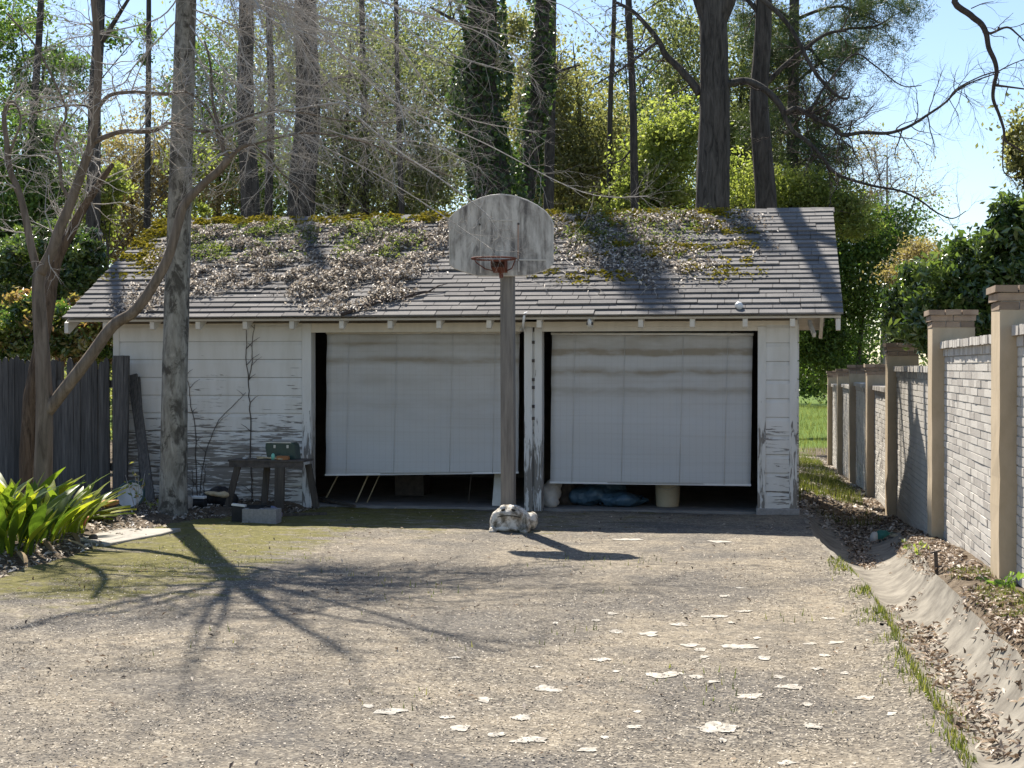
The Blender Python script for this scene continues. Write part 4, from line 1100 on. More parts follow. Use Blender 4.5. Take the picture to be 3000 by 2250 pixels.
# ------------------------------------------------------------------ broad-leaved plants in the bed
def aspid_mesh(L, w, bend, seed, tone):
    rr = random.Random(seed); V = []; Q = []; n = 9
    for i in range(n):
        t = i / (n - 1)
        if t < .28: hw = .012 + .02 * t
        else: hw = w * math.sin(math.pi * ((t - .28) / .72) ** .8) ** .8 + .004 if t < 1 else .002
        a = bend * t ** 1.7
        z = L * (t - .30 * bend * t * t * .5); y = L * .55 * bend * t * t
        s = .05 * rr.uniform(-1, 1)
        V += [(-hw, y + .3 * hw, z), (s * .1, y, z), (hw, y + .3 * hw, z)]
    for i in range(n - 1):
        a = i * 3; Q += [(a, a + 1, a + 4, a + 3), (a + 1, a + 2, a + 5, a + 4)]
    me = np_mesh('leaf', np.array(V), np.array(Q), {'rnd': np.full(len(V), tone)}, True); return me
ALM = []
for i in range(9):
    me = aspid_mesh(random.uniform(.44, .64), random.uniform(.034, .05), random.uniform(.3, 1.15), i, (.1 + i * .11)); me.materials.append(MT['aspid']); ALM.append(me)
DLM = []
for i in range(3):
    me = aspid_mesh(random.uniform(.35, .5), .03, 1.6, 40 + i, .3 * i + .2); me.materials.append(MT['dry']); DLM.append(me)
def clump(px, py, n, label, spread=.16, sc=1.0, dry=4):
    c = ground_at(px, py); root = thing('broad_leaf_plant', label, 'plant', c, 'broad-leaved plants in the bed')
    for i in range(int(n * 1.35)):
        az = random.uniform(0, 2 * math.pi); rr = spread * math.sqrt(random.random())
        lean = random.uniform(.0, .45)
        p = (c.x + rr * math.cos(az), c.y + rr * math.sin(az), c.z - .02)
        put('leaf', random.choice(ALM), None, root, p, (-lean * .8, random.uniform(-.2, .2), az - math.pi / 2 + random.uniform(-.5, .5)), (sc * random.uniform(.8, 1.2),) * 3)
    for i in range(dry):
        az = random.uniform(0, 2 * math.pi)
        put('dry_leaf', random.choice(DLM), None, root, (c.x + .1 * math.cos(az), c.y + .1 * math.sin(az), c.z - .02), (-.9, 0, az - math.pi / 2), (sc * .8,) * 3)
clump(30, 1615, 30, 'clump of broad yellow-green leaves at the near edge of the bed', .24, 1.12)
clump(115, 1585, 30, 'clump of broad upright leaves before the brown multi-stem trunk', .22, 1.1)
clump(195, 1560, 24, 'clump of broad leaves standing beside the terracotta pot', .18, 1.0, 6)
clump(-60, 1600, 26, 'clump of broad leaves against the fence side of the bed', .24, 1.15)
clump(60, 1545, 22, 'clump of broad leaves under the shaggy trunk', .2, 1.15)
# strap leaves fanning toward the garage
c = ground_at(218, 1530); root = thing('strap_leaf_plant', 'fan of pale strap leaves leaning toward the white basin', 'plant', c)
for i in range(13):
    L = random.uniform(.45, .75); w = random.uniform(.018, .03); az = random.uniform(-.25, .25); el = random.uniform(.35, 1.1)
    V = []; Q = []
    for k in range(7):
        t = k / 6; hw = w * (1 - t ** 3) ; x = L * t * math.cos(el); z = L * t * math.sin(el) - .12 * t * t
        V += [(x * math.cos(az), x * math.sin(az) - hw, z + .004), (x * math.cos(az), x * math.sin(az) + hw, z + .02)]
    for k in range(6): a = 2 * k; Q.append((a, a + 2, a + 3, a + 1))
    me = np_mesh('leaf', np.array(V), np.array(Q), {'rnd': np.full(len(V), random.uniform(.4, 1))}, True); me.materials.append(MT['aspid'])
    put('leaf', me, None, root, (c.x + random.uniform(-.06, .06), c.y + random.uniform(-.08, .08), c.z - .02))
def weed(px, py, n, h, label, mt='lf_gloss2', dz_=0):
    c = ground_at(px, py); root = thing('young_shrub', label, 'plant', c)
    m = MB(); pts = []
    for i in range(n):
        az = random.uniform(0, 6.28); top = c + Vector((.12 * math.cos(az), .1 * math.sin(az), h * random.uniform(.5, 1)))
        m.tube([c, c.lerp(top, .5) + Vector((random.uniform(-.02, .02), 0, 0)), top], [.005, .004, .002], 4)
        for k in range(7): pts.append(list(c.lerp(top, random.uniform(.35, 1.05)) + Vector((random.uniform(-.05, .05), random.uniform(-.05, .05), 0))))
    m.build('stem', MT['twig'], root)
    put('foliage', leaf_mesh('foliage', np.array(pts), .06, .5), MT[mt], root)
weed(398, 1500, 5, .62, 'sprig of small shiny leaves growing up the leaning planks')
weed(452, 1512, 3, .16, 'tiny green seedling in leaf litter between basin and trunk', 'lf_lime')
weed(320, 1522, 4, .18, 'low leafy sprig before the white basin', 'lf_gloss2')
weed(2690, 1640, 4, .2, 'leafy weed on the bank at the foot of the nearer pillar', 'lf_lime')
weed(2925, 1730, 5, .12, 'low green weed on the bank beside the nearest pillar', 'lf_green')

# ------------------------------------------------------------------ litter, ferns and moss on the roof
def roof_litter_density(u, v):
    """u 0..1 along the eave, v 0..1 up the slope"""
    a = sm(.03, .12, u) * (1 - sm(.42, .52, u)) * sm(.06, .30, v + .12 * np.sin(u * 21)) * (1 - sm(.87, .92, v))
    b = sm(.50, .56, u) * (1 - sm(.86, .93, u)) * sm(.30, .50, v + .15 * np.sin(u * 17 + 1)) * (1 - sm(.9, .97, v)) * .46
    return np.maximum(a, b)
def roof_scatter(n, dens, seed, off=(.02, .05), cut=.36):
    rng = np.random.default_rng(seed)
    u = rng.uniform(0, 1, n * 6); v = rng.uniform(0, 1, n * 6)
    x = VL + u * (VR - VL); s = v * SLEN
    fine = vnoise(x, s, 5.0, seed + 3)
    d = dens(u, v) * np.clip((vnoise(x, s * 1.4, 1.5, seed) * .7 + fine * .3 - cut) * 5.0, 0, 1) * np.clip((fine - .33) * 6, .06, 1)
    ok = rng.uniform(0, 1, n * 6) < d
    x = x[ok][:n]; s = s[ok][:n]; fine = fine[ok][:n]; o = off[0] + rng.uniform(0, 1, len(x)) * (off[1] - off[0]) * np.clip((fine - .25) * 2.2, .1, 1.3)
    return np.stack([x, YE + s * math.cos(SL) - o * math.sin(SL), ZE + s * math.sin(SL) + o * math.cos(SL)], 1)
RN = (0, -math.sin(SL), math.cos(SL))
pts = roof_scatter(30000, roof_litter_density, 3, (.015, .13), .33)
tag(put('roof_leaf_litter', leaf_mesh('roof_leaf_litter', pts, .052, .45, .22, .35, RN), MT['lf_dead']), 'thick drift of pale dead leaves on the garage shingles', 'leaf litter', kind='stuff')
fd = lambda u, v: np.maximum(.8 * sm(.05, .1, u) * (1 - sm(.40, .46, u)) * sm(.45, .6, v) * (1 - sm(.87, .92, v)), np.maximum(np.exp(-((u - .665) / .03) ** 2) * sm(.55, .7, v), .25 * sm(.6, .7, u) * (1 - sm(.8, .85, u)) * sm(.4, .6, v)))
pts = roof_scatter(12000, fd, 12, (.03, .16))
tag(put('roof_ferns', leaf_mesh('roof_ferns', pts, .055, .35, .15, .2, RN), MT['lf_fern']), 'ragged green ferns rooted in the leaf drift on the roof', 'ferns', kind='stuff')
md_ = lambda u, v: np.maximum(np.maximum(sm(.89, .93, v) * 1.3 * (1 - sm(.80, .88, u)), sm(.64, .72, u) * (1 - sm(.82, .88, u)) * sm(.80, .9, v)), np.maximum(.8 * sm(.10, .04, u) * sm(.3, .5, v), .50 * sm(.58, .64, u) * (1 - sm(.86, .92, u)) * sm(.2, .45, v) * (vnoise(u * 9.2, v * 6, 2.2, 51) > .56)))
pts = roof_scatter(26000, md_, 27, (.02, .085), .20)
tag(put('roof_moss', leaf_mesh('roof_moss', pts, .05, .6, .2, .35, RN), MT['moss']), 'golden green moss cushions along the ridge and upper shingles', 'moss', kind='stuff')
# fallen branches and twigs
def fallen(pl, r, label):
    q = []
    for (px, py) in pl:
        # pixel onto the roof plane
        d = ray(px, py); n = Vector(RN); p0 = roof_pt(0, 0, .05); t = (p0 - Vector((0, 0, EYE))).dot(n) / d.dot(n); q.append(Vector((0, 0, EYE)) + d * t)
    root = thing('fallen_branch', label, 'branch', q[0])
    m = MB(); m.tube(q, [r * (1 - .7 * i / len(q)) for i in range(len(q))], 6)
    for i in range(1, len(q)):
        d = (q[i] - q[i-1]); s = Vector((d.z, 0, 0)) + Vector((0, 0, 0)); L = random.uniform(.15, .35)
        e = q[i] + d.normalized() * L * .7 + Vector((random.uniform(-.1, .1), random.uniform(.0, .08), random.uniform(0, .06)))
        m.tube([q[i], q[i].lerp(e, .5) + Vector((0, 0, .02)), e], [r * .5, r * .35, r * .15], 4)
    m.build('branch_wood', MT['twig_dark'], root)
fallen([(1000, 922), (1060, 900), (1120, 882), (1190, 870), (1258, 853)], .024, 'dark fallen branch lying across the shingles left of the backboard')
fallen([(1030, 912), (1090, 880), (1135, 850)], .010, 'thin fallen twig crossing the dark branch on the roof')
tw = MB(); rr = random.Random(5)
for k in range(360):
    u = rr.choice((rr.uniform(.06, .45), rr.uniform(.60, .88), rr.uniform(.62, .86))); v = rr.uniform(.2, .9) * SLEN
    p = roof_pt(VL + u * (VR - VL), v, .03); a = rr.uniform(0, 6.28); L = rr.uniform(.1, .35)
    ex = Vector((1, 0, 0)); ev = Vector((0, math.cos(SL), math.sin(SL))); d = ex * math.cos(a) + ev * math.sin(a)
    tw.tube([p, p + d * L * .5 + Vector((0, 0, .03)), p + d * L + Vector((rr.uniform(-.05, .05), 0, .01))], [.005, .004, .002], 3)
tag(tw.build('roof_twigs', MT['twig']), 'scattered pale twigs lying in the roof litter', 'twigs', kind='stuff')

# ------------------------------------------------------------------ trees
def smooth_line(pts, n=5):
    pts = [Vector(p) for p in pts]; out = []
    for i in range(len(pts) - 1):
        p0 = pts[max(i-1, 0)]; p1 = pts[i]; p2 = pts[i+1]; p3 = pts[min(i+2, len(pts)-1)]
        for k in range(n):
            t = k / n
            out.append(.5 * ((2*p1) + (-p0+p2)*t + (2*p0-5*p1+4*p2-p3)*t*t + (-p0+3*p1-3*p2+p3)*t**3))
    out.append(pts[-1]); return out
def limb(m, pts, r0, r1, n=8, k=5, rough=.10):
    q = smooth_line(pts, k); L = len(q)
    rad = [r0 + (r1 - r0) * (i / (L - 1)) for i in range(L)]
    m.tube(q, rad, n, True, True, rough); return q, rad
def grow(m, p, d, L, r, depth, rr, bend=.75, kids=5, droop=0.0, ang=.75, shrink=.55, sides=4, up=0.0, tips=None):
    """one wandering twig with side twigs"""
    n = 7 if depth > 0 else 4; pts = [p]; d = d.normalized()
    for i in range(n):
        d = (d + Vector((rr.uniform(-1, 1), rr.uniform(-1, 1), rr.uniform(-1, 1))) * bend * .5 + Vector((0, 0, up - droop)) * .25).normalized()
        pts.append(pts[-1] + d * (L / n))
    m.tube(pts, [r * (1 - .75 * i / n) for i in range(n + 1)], sides if depth > 0 else 3, False)
    if tips is not None: tips.append(pts[-1])
    if depth <= 0: return
    for k in range(kids):
        t = rr.uniform(.2, 1.0); i = min(int(t * n), n - 1); b = pts[i].lerp(pts[i+1], t * n - i)
        ax = (pts[i+1] - pts[i]).normalized()
        s = ax.cross(Vector((rr.uniform(-1, 1), rr.uniform(-1, 1), rr.uniform(-1, 1))))
        if s.length < .01: continue
        nd_ = (ax + s.normalized() * rr.uniform(.5, 1.2) * ang).normalized()
        grow(m, b, nd_, L * shrink * rr.uniform(.6, 1.2), r * (1 - .6 * t) * .6, depth - 1, rr, bend, kids, droop, ang, shrink, sides, up, tips)
def twigs_on(m, q, rad, n, L, rr, depth=2, kids=4, t0=.2, r=.5, droop=.1, ang=.9, tips=None, bias=None, flatY=.6, rmax=.02):
    for k in range(n):
        t = rr.uniform(t0, 1) * (len(q) - 1); i = min(int(t), len(q) - 2); b = q[i].lerp(q[i+1], t - i)
        ax = (q[i+1] - q[i]).normalized(); v = Vector((rr.uniform(-1, 1), rr.uniform(-flatY, flatY), rr.uniform(-1, 1)))
        if bias: v = v + Vector(bias)
        d = (ax * .6 + v.normalized() * ang).normalized()
        grow(m, b, d, L * rr.uniform(.6, 1.3), min(rmax, rad[i] * r), depth, rr, droop=droop, kids=kids, tips=tips)
def base_of(px, Y, z=None):
    x = P(px, 1075, Y).x; return Vector((x, Y, hh(x, Y) - .15))

# straight pale tree before the garage
rr = random.Random(21)
b0 = ground_at(503, 1497); YT0 = b0.y
tree = thing('pale_trunk_tree', 'straight pale lichen-barked tree standing before the garage siding', 'tree', b0)
m = MB()
tp_ = [Vector((b0.x, YT0, b0.z - .15)), P(508, 1440, YT0), P(510, 1250, YT0), P(515, 1000, YT0), P(523, 700, YT0), P(536, 300, YT0), P(545, 0, YT0), P(552, -220, YT0)]
q = smooth_line(tp_, 5); w = [ppm(510, YT0) * v for v in np.interp(np.linspace(0, 1, len(q)), [0, .07, .16, .5, .75, 1], [56, 44, 40, 36, 31, 27])]
m.tube(q, w, 14, True, True, .07)
top = q[-1]
tb_limbs = []
for (dx, dy, dz_, r, L) in ((.2, -.15, 1.0, .07, 3.6), (.75, -.5, .55, .042, 3.0), (-.6, -.5, .8, .042, 2.8), (.5, .6, .8, .04, 2.6), (.3, -1, .5, .038, 2.8), (-.2, .5, 1, .045, 2.8), (-.8, .1, .6, .035, 2.4), (.1, -.8, .9, .04, 3.4), (.6, -.2, .9, .04, 3.2), (-.4, -.8, .5, .03, 2.4)):
    d = Vector((dx, dy, dz_)).normalized(); st = q[-1 - rr.randint(0, 4)]
    p1 = st + d * L * .4 + Vector((rr.uniform(-.2, .2), rr.uniform(-.2, .2), .1)); p2 = st + d * L + Vector((rr.uniform(-.3, .3), rr.uniform(-.3, .3), .0))
    lq, lr = limb(m, [st, p1, p2], r, r * .3, 7, 5); tb_limbs.append((lq, lr))
m.build('trunk', MT['bark_pale'], tree)
m = MB()
for lq, lr in tb_limbs: twigs_on(m, lq, lr, 13, 1.0, rr, 2, 4, .25, .5, .0, .9, None, None, 1, .014)
# long drooping sprays that hang across the view to the right
hang = [([(548, -60), (700, -20), (900, 50), (1080, 120), (1310, 192)], 15.0), ([(545, 30), (680, 160), (830, 290), (1000, 345), (1180, 360)], 15.2),
        ([(552, -150), (900, -90), (1200, 20), (1420, 150), (1600, 268)], 14.8), ([(552, -180), (1000, -140), (1350, -40), (1600, 60), (1780, 110)], 15.4),
        ([(545, 60), (760, 240), (1000, 360), (1250, 420), (1420, 470)], 14.6), ([(545, 100), (700, 260), (860, 420), (1080, 520), (1300, 600), (1400, 690)], 14.4),
        ([(545, -30), (800, 60), (1000, 200), (1200, 330), (1450, 430), (1700, 530), (1880, 536)], 15.1), ([(545, 20), (640, 90), (760, 180), (880, 200), (1020, 260)], 15.5),
        ([(540, 160), (620, 260), (720, 330), (800, 420), (930, 480)], 15.3), ([(548, -60), (430, 60), (330, 130), (200, 150), (60, 190)], 15.4), ([(545, 30), (440, 180), (330, 260), (200, 300), (80, 310)], 15.0),
        ([(545, -100), (900, 20), (1150, 160), (1330, 280), (1560, 400)], 15.6), ([(552, -190), (800, -130), (1050, -20), (1240, 90), (1500, 180)], 14.3), ([(552, -190), (700, -60), (850, 90), (1000, 180), (1100, 290), (1250, 380)], 14.0)]
for k in range(16):
    x1 = rr.uniform(650, 1650); y1 = rr.uniform(-40, 520) * (1 - .45 * (x1 > 1350)); xs_ = rr.uniform(545, 620)
    ym = rr.uniform(-220, min(60, y1)); Yk = rr.uniform(14.0, 16.0)
    hang.append(([(550, -150 + rr.uniform(-60, 120)), (xs_ + (x1 - xs_) * .3, ym), (xs_ + (x1 - xs_) * .65, ym * .45 + y1 * .5), (x1, y1)], Yk))
for pl, Y in hang:
    pts = [P(x, y, YT0 + (Y - YT0) * min(1, k / 1.5)) for k, (x, y) in enumerate(pl)]
    pts = [p + Vector((rr.uniform(-.2, .2), rr.uniform(-.2, .2), rr.uniform(-.2, .2))) if 0 < k else p for k, p in enumerate(pts)]
    lq, lr = limb(m, pts, .010, .0035, 5, 6, 0)
    twigs_on(m, lq, lr, 44, .52, rr, 2, 3, .22, .55, .08, .95, None, (.25, 0, -.25), .6, .0095)
m.build('bare_crown', MT['twig'], tree)

# brown multi-stem tree in the bed
rr = random.Random(8)
YC = 14.3
c0 = P(135, 1500, YC); c0.z = hh(c0.x, YC)
tree = thing('crape_myrtle', 'smooth brown multi-stem tree in the bed with a long limb sweeping to the roof', 'tree', c0)
m = MB(); tw = MB()
def cl(pl, r0, r1, n=10): return limb(m, [P(a[0], a[1], a[2] if len(a) > 2 else YC) for a in pl], r0, r1, n, 5, .05)
pp = ppm(130, YC)
A = cl([(124, 1560), (126, 1400), (130, 1250), (128, 1100), (118, 950), (112, 840), (118, 790)], 29.4*pp, 16.3*pp, 12)
B = cl([(118, 800), (150, 740), (175, 670), (205, 600), (240, 500), (268, 420), (280, 330), (287, 200), (283, 100), (272, -20), (260, -150)], 17.3*pp, 7.5*pp)
C = cl([(116, 810), (95, 740), (75, 640), (55, 560), (30, 500), (20, 420), (12, 340), (30, 300), (50, 310)], 12.8*pp, 5.4*pp, 8)
D = cl([(135, 1210), (190, 1140), (260, 1050), (330, 955), (390, 915), (440, 850), (490, 760), (518, 670), (540, 600), (590, 545), (640, 500), (672, 462)], 19.2*pp, 10.2*pp, 10)
E = cl([(270, 420), (310, 400), (360, 385), (410, 386), (455, 382), (490, 362), (530, 368), (590, 385), (640, 380)], 8.3*pp, 3.4*pp, 8)
Fm = cl([(285, 320), (320, 280), (380, 270), (440, 272), (500, 275), (545, 268), (590, 300), (625, 350), (640, 420)], 6.4*pp, 2.7*pp, 8)
Gm = cl([(672, 462), (655, 440), (648, 400), (640, 370), (622, 290), (618, 200), (600, 120)], 7.7*pp, 2.7*pp, 8)
Hm = cl([(672, 462), (710, 430), (745, 422)], 7.7*pp, 4.8*pp, 8)
I1 = cl([(70, 600), (40, 540), (30, 450), (60, 360), (50, 310)], 5.1*pp, 2.7*pp, 6)
I2 = cl([(210, 590), (180, 540), (175, 470), (160, 430), (170, 390), (195, 330), (160, 240), (100, 130), (20, 40)], 5.8*pp, 2.7*pp, 6)
I3 = cl([(280, 330), (250, 310), (190, 310), (120, 325), (60, 340)], 3.8*pp, 2.0*pp, 6)
I4 = cl([(745, 422), (800, 480), (860, 540), (930, 600)], 3.8*pp, 1.4*pp, 6)
I5 = cl([(745, 422), (830, 400), (930, 390), (1080, 420), (1200, 470), (1330, 520)], 3.8*pp, 1.4*pp, 6)
I6 = cl([(640, 380), (760, 330), (880, 330), (1000, 352), (1160, 360)], 3.2*pp, 1.4*pp, 6)
m.build('trunk', MT['bark_crape'], tree)
for qd, n, L in ((B, 30, .7), (C, 18, .5), (E, 26, .6), (Fm, 28, .6), (Gm, 26, .7), (Hm, 12, .7), (I1, 8, .4), (I2, 18, .6), (I3, 12, .5), (I4, 22, .6), (I5, 34, .7), (I6, 34, .65)):
    twigs_on(tw, qd[0], qd[1], n, L, rr, 2, 4, .12, .45, .02, .95, None, None, .5, .008)
# the spray that dips before the backboard
sp_, sr_ = limb(tw, [P(x, y, 14.2) for x, y in ((1000, 300), (1150, 430), (1270, 510), (1340, 560), (1400, 605), (1435, 640), (1465, 690), (1480, 720))], .010, .003, 5, 5, 0)
limb(tw, [P(1000, 300, 14.2), P(800, 330, 14.25), P(640, 380, YC)], .010, .012, 5, 5, 0)
twigs_on(tw, sp_, sr_, 22, .32, rr, 1, 3, .15, .5, .1, .8, None, None, .5, .006)
tw.build('bare_crown', MT['twig'], tree)
# second, shaggy stem behind it
cs = P(95, 1500, 14.75); cs.z = hh(cs.x, 14.75)
tree = thing('shaggy_trunk_tree', 'dark shaggy-barked stem behind the smooth brown multi-stem tree', 'tree', cs)
m = MB(); qs, rs = limb(m, [Vector((cs.x, cs.y, cs.z - .1)), P(85, 1350, 14.75), P(92, 1200, 14.75), P(110, 1080, 14.75), P(140, 900, 14.8), P(160, 780, 14.9), P(205, 680, 15), P(250, 600, 15.1), P(290, 540, 15.2), P(330, 480, 15.3)], 32*pp, 7*pp, 11, 5, .22)
m.build('trunk', MT['bark_rough'], tree)
m = MB(); twigs_on(m, qs[20:], rs[20:], 24, .7, rr, 2, 4, .2, .4, .0, .9, None, (0, 0, .4), .5, .008); m.build('bare_crown', MT['twig'], tree)

# ------------------------------------------------------------------ trees behind the garage
DENS = 1.2
def leafy_tree(name, label, px, Y, rtrunk, blobs, mat, size=.085, asp=.5, height=None, bark='bark_dark', trunk_pts=None, group='trees behind the garage', hollow=.12, sub=.30, twig=14):
    """blobs: (px, py, rx_px, ry_px, leaves[, dY])"""
    b = base_of(px, Y); root = thing(name, label, 'tree', b, group)
    pts = []; cv = []
    m = MB()
    cs = []
    for bl in blobs:
        x, y, rx, ry, n = bl[:5]; rx *= 1.22; ry *= 1.18; n = int(n * DENS); dY = bl[5] if len(bl) > 5 else 0
        c = P(x, y, Y + dY); k = ppm(x, Y + dY)
        p, v = blob(c, (rx * k, max(rx, ry) * k * .8, ry * k), n, None, RNG, sub, hollow); pts.append(p); cv.append(v); cs.append((c, rx * k))
    zt = height or max(c.z for c, _ in cs)
    if trunk_pts: tq = [P(x, y, Y) for x, y in trunk_pts]; tq = [Vector((tq[0].x, Y, b.z))] + tq
    else: tq = [b, b + Vector((rr.uniform(-.1, .1), 0, (zt - b.z) * .35)), b + Vector((rr.uniform(-.25, .25), 0, (zt - b.z) * .7)), b + Vector((rr.uniform(-.3, .3), 0, (zt - b.z)))]
    q, rad = limb(m, tq, rtrunk, rtrunk * .06, 9, 5, .08)
    for c, r in cs:
        i = min(range(len(q)), key=lambda i: (q[i] - c).length + (0 if q[i].z < c.z else 2)); s = q[max(0, i - 4)]
        mid = s.lerp(c, .5) + Vector((0, 0, r * .1)); limb(m, [s, mid, c], max(.012, rad[max(0, i - 4)] * .4), .012, 5, 4, 0)
        for _ in range(twig):
            d = Vector((rr.uniform(-1, 1), rr.uniform(-1, 1), rr.uniform(-.6, 1)))
            grow(m, mid.lerp(c, rr.random()), d, r * .9, .010, 1, rr, kids=3)
    m.build('trunk', MT[bark], root)
    put('crown', leaf_mesh('crown', np.concatenate(pts), size, asp, clump=np.concatenate(cv)), MT[mat], root)
    return root
def pine_trunk(px_top, px_base, Y, wpx, label, top=-900, name='pine_tree', extra=None, forks=None, bark='bark_dark', ivy=None, group='trees behind the garage', limbs=()):
    b = base_of(px_base, Y); root = thing(name, label, 'tree', b, group)
    k = ppm(px_base, Y); r = wpx * k / 2
    m = MB()
    q, rad = limb(m, [Vector((b.x, Y, b.z)), P(px_base, 1000, Y), P(px_base + (px_top - px_base) * .35 + rr.uniform(-.14, .14) * wpx, 620, Y), P(px_base + (px_top - px_base) * .7 + rr.uniform(-.25, .25) * wpx, 300, Y), P(px_top, 0, Y), P(px_top + (px_top - px_base) * .6, top, Y)], r * 1.15, r * .62, 12, 6, .09)
    tw = MB(); anytw = False
    for (pl, r0, r1, nt, L, dp) in limbs:
        pts = [P(a[0], a[1], Y + (a[2] if len(a) > 2 else 0)) for a in pl]
        lq, lr = limb(m, pts, r0, r1, 8, 5, .05)
        if nt: twigs_on(tw, lq, lr, nt, L, rr, dp, 4, .15, .5, -.02, .9, None, None, .5, .012); anytw = True
    m.build('trunk', MT[bark], root)
    if anytw: tw.build('bare_crown', MT['twig_dark'], root)
    if ivy:
        n, sz, mat = ivy
        zz = RNG.uniform(0, 1, n); idx = (zz * (len(q) - 1)).astype(int)
        Q = np.array([[v.x, v.y, v.z] for v in q]); rd = np.array(rad)
        nxt = np.minimum(idx + 1, len(q) - 1); f = (zz * (len(q) - 1) - idx)[:, None]
        cpos = Q[idx] * (1 - f) + Q[nxt] * f
        d = unit(n); d[:, 2] *= .3
        bulge = .8 + 1.5 * vnoise(cpos[:, 2] * 1.2 + d[:, 0], d[:, 1] * .8, 1.0, 4)
        p = cpos + d * (rd[idx] * bulge)[:, None]
        put('ivy', leaf_mesh('ivy', p, sz, .7), MT[mat], root)
    return root
rr = random.Random(33)
# the big forked tree just behind the right-hand end of the roof
YK = 22.95
pine_trunk(2088, 2083, YK, 106, 'thick dark forked trunk rising behind the right end of the roof ridge', top=-120, name='forked_tree', limbs=(
    ([(2088, 60), (2030, -100), (1948, -305), (1870, -540), (1790, -785)], .19, .10, 8, 1.4, 1),
    ([(1920, -380), (1990, -520), (2010, -700)], .10, .05, 4, 1.0, 1),
    ([(2095, 60), (2140, -40), (2200, -200), (2250, -420), (2330, -600)], .19, .06, 10, 1.2, 1),
    ([(2050, 275), (2030, 245), (1990, 200), (1950, 160), (1930, 120), (1890, 70), (1850, 30), (1800, 5)], .07, .022, 12, .9, 2),
    ([(2100, 270), (2140, 245), (2190, 238), (2240, 262), (2280, 300), (2300, 330), (2330, 318), (2360, 330), (2400, 352), (2440, 372), (2470, 395), (2530, 388), (2600, 390), (2660, 372), (2720, 335), (2770, 300), (2810, 260), (2870, 232), (2930, 212)], .06, .008, 46, .75, 2),
    ([(2280, 300), (2320, 380), (2360, 410), (2400, 450), (2440, 500), (2480, 522), (2560, 545), (2640, 560), (2700, 590), (2740, 620), (2790, 640), (2830, 618)], .036, .006, 30, .6, 2),
    ([(2450, 290, .3), (2380, 330, .2), (2300, 330)], .012, .02, 8, .6, 2),
    ([(2370, 330), (2420, 250), (2500, 160), (2560, 190), (2640, 250), (2700, 250)], .02, .006, 16, .6, 1),
    ([(1930, 120), (1890, 150), (1840, 190), (1800, 215), (1740, 250)], .03, .01, 10, .6, 2),
    ([(2160, -60), (2300, 60), (2380, 200), (2440, 270), (2480, 290), (2490, 270)], .04, .012, 10, .5, 1)))
pine_trunk(2238, 2240, 24.6, 66, 'slimmer dark trunk beside the thick forked one behind the roof', limbs=(
    ([(2240, 250), (2290, 200), (2350, 150), (2420, 100), (2480, 90)], .05, .02, 8, .8, 1), ([(2240, 60), (2190, 0), (2120, -60)], .05, .02, 6, .8, 1)))
pine_trunk(722, 731, 25.5, 60, 'dark straight pine trunk behind the roof ridge left of the backboard', limbs=(([(728, 380), (770, 330), (840, 300)], .03, .01, 6, .6, 1),))
pine_trunk(895, 885, 28.5, 88, 'broad dim trunk veiled by bare twigs behind the leaf-covered roof', limbs=(([(890, 300), (960, 240), (1040, 220)], .04, .015, 8, .8, 1),))
pine_trunk(788, 790, 31, 26, 'slender dark trunk between the straight pine and the dim broad trunk')
pine_trunk(292, 262, 24.0, 44, 'dark leaning trunk left of the roof beside the brown multi-stem tree', limbs=(([(300, 120), (350, 40), (400, -40)], .05, .02, 6, .8, 1),))
pine_trunk(436, 432, 30, 20, 'thin dark sapling left of the pale trunk above the roof verge')
pine_trunk(1412, 1480, 24.5, 118, 'ivy-wrapped leaning trunk directly behind the backboard', ivy=(12000, .10, 'lf_dark'), name='ivy_clad_tree', limbs=(([(1450, 350), (1380, 260), (1330, 160)], .05, .02, 8, .7, 1), ([(1420, 120), (1330, 60), (1260, 20)], .04, .02, 6, .7, 1)))
pine_trunk(1590, 1508, 25.5, 60, 'second ivy-wrapped trunk leaning away to the right of the first', ivy=(4200, .10, 'lf_dark'), name='ivy_clad_tree', limbs=(([(1560, 300), (1620, 220), (1700, 190)], .04, .015, 8, .7, 1),))
pine_trunk(1618, 1604, 26.5, 34, 'dark narrow trunk behind the backboard edge', limbs=(([(1610, 380), (1590, 300), (1560, 240)], .03, .012, 5, .6, 1),))
pine_trunk(1842, 1876, 27, 26, 'slender dark sapling between the lime-leaved tree and the golden tree', limbs=(([(1862, 420), (1820, 470), (1770, 480)], .02, .008, 6, .5, 1),))
pine_trunk(1800, 1772, 29, 18, 'thin crooked sapling among golden leaves behind the roof')
pine_trunk(1160, 1185, 29, 18, 'thin leaning sapling among olive leaves left of the ivy-clad trunk')
pine_trunk(1060, 1075, 33, 22, 'slim distant trunk among the bare twigs above the leaf drift')
pine_trunk(120, 60, 27, 26, 'slim dark trunk in the evergreen foliage behind the fence')
# broken-off stump left of the roof
b = base_of(277, 20.5); root = thing('broken_trunk', 'black flat-topped broken trunk with a pale ring left of the roof', 'tree stump', b)
k = ppm(277, 20.5); m = MB(); z1 = P(277, 672, 20.5).z
m.tube([b, Vector((b.x, 20.5, b.z + 1.5)), Vector((b.x, 20.5, z1 - .1)), Vector((b.x, 20.5, z1))], [24*k, 24*k, 23*k, 22*k], 12, True, True, .05); m.build('trunk', MT['bark_dark'], root)
m = MB(); z2 = P(277, 686, 20.5).z; m.tube([Vector((b.x, 20.5, z2 - .02)), Vector((b.x, 20.5, z2 + .02))], 24.5*k, 12); m.build('pale_ring', MT['twig'], root)

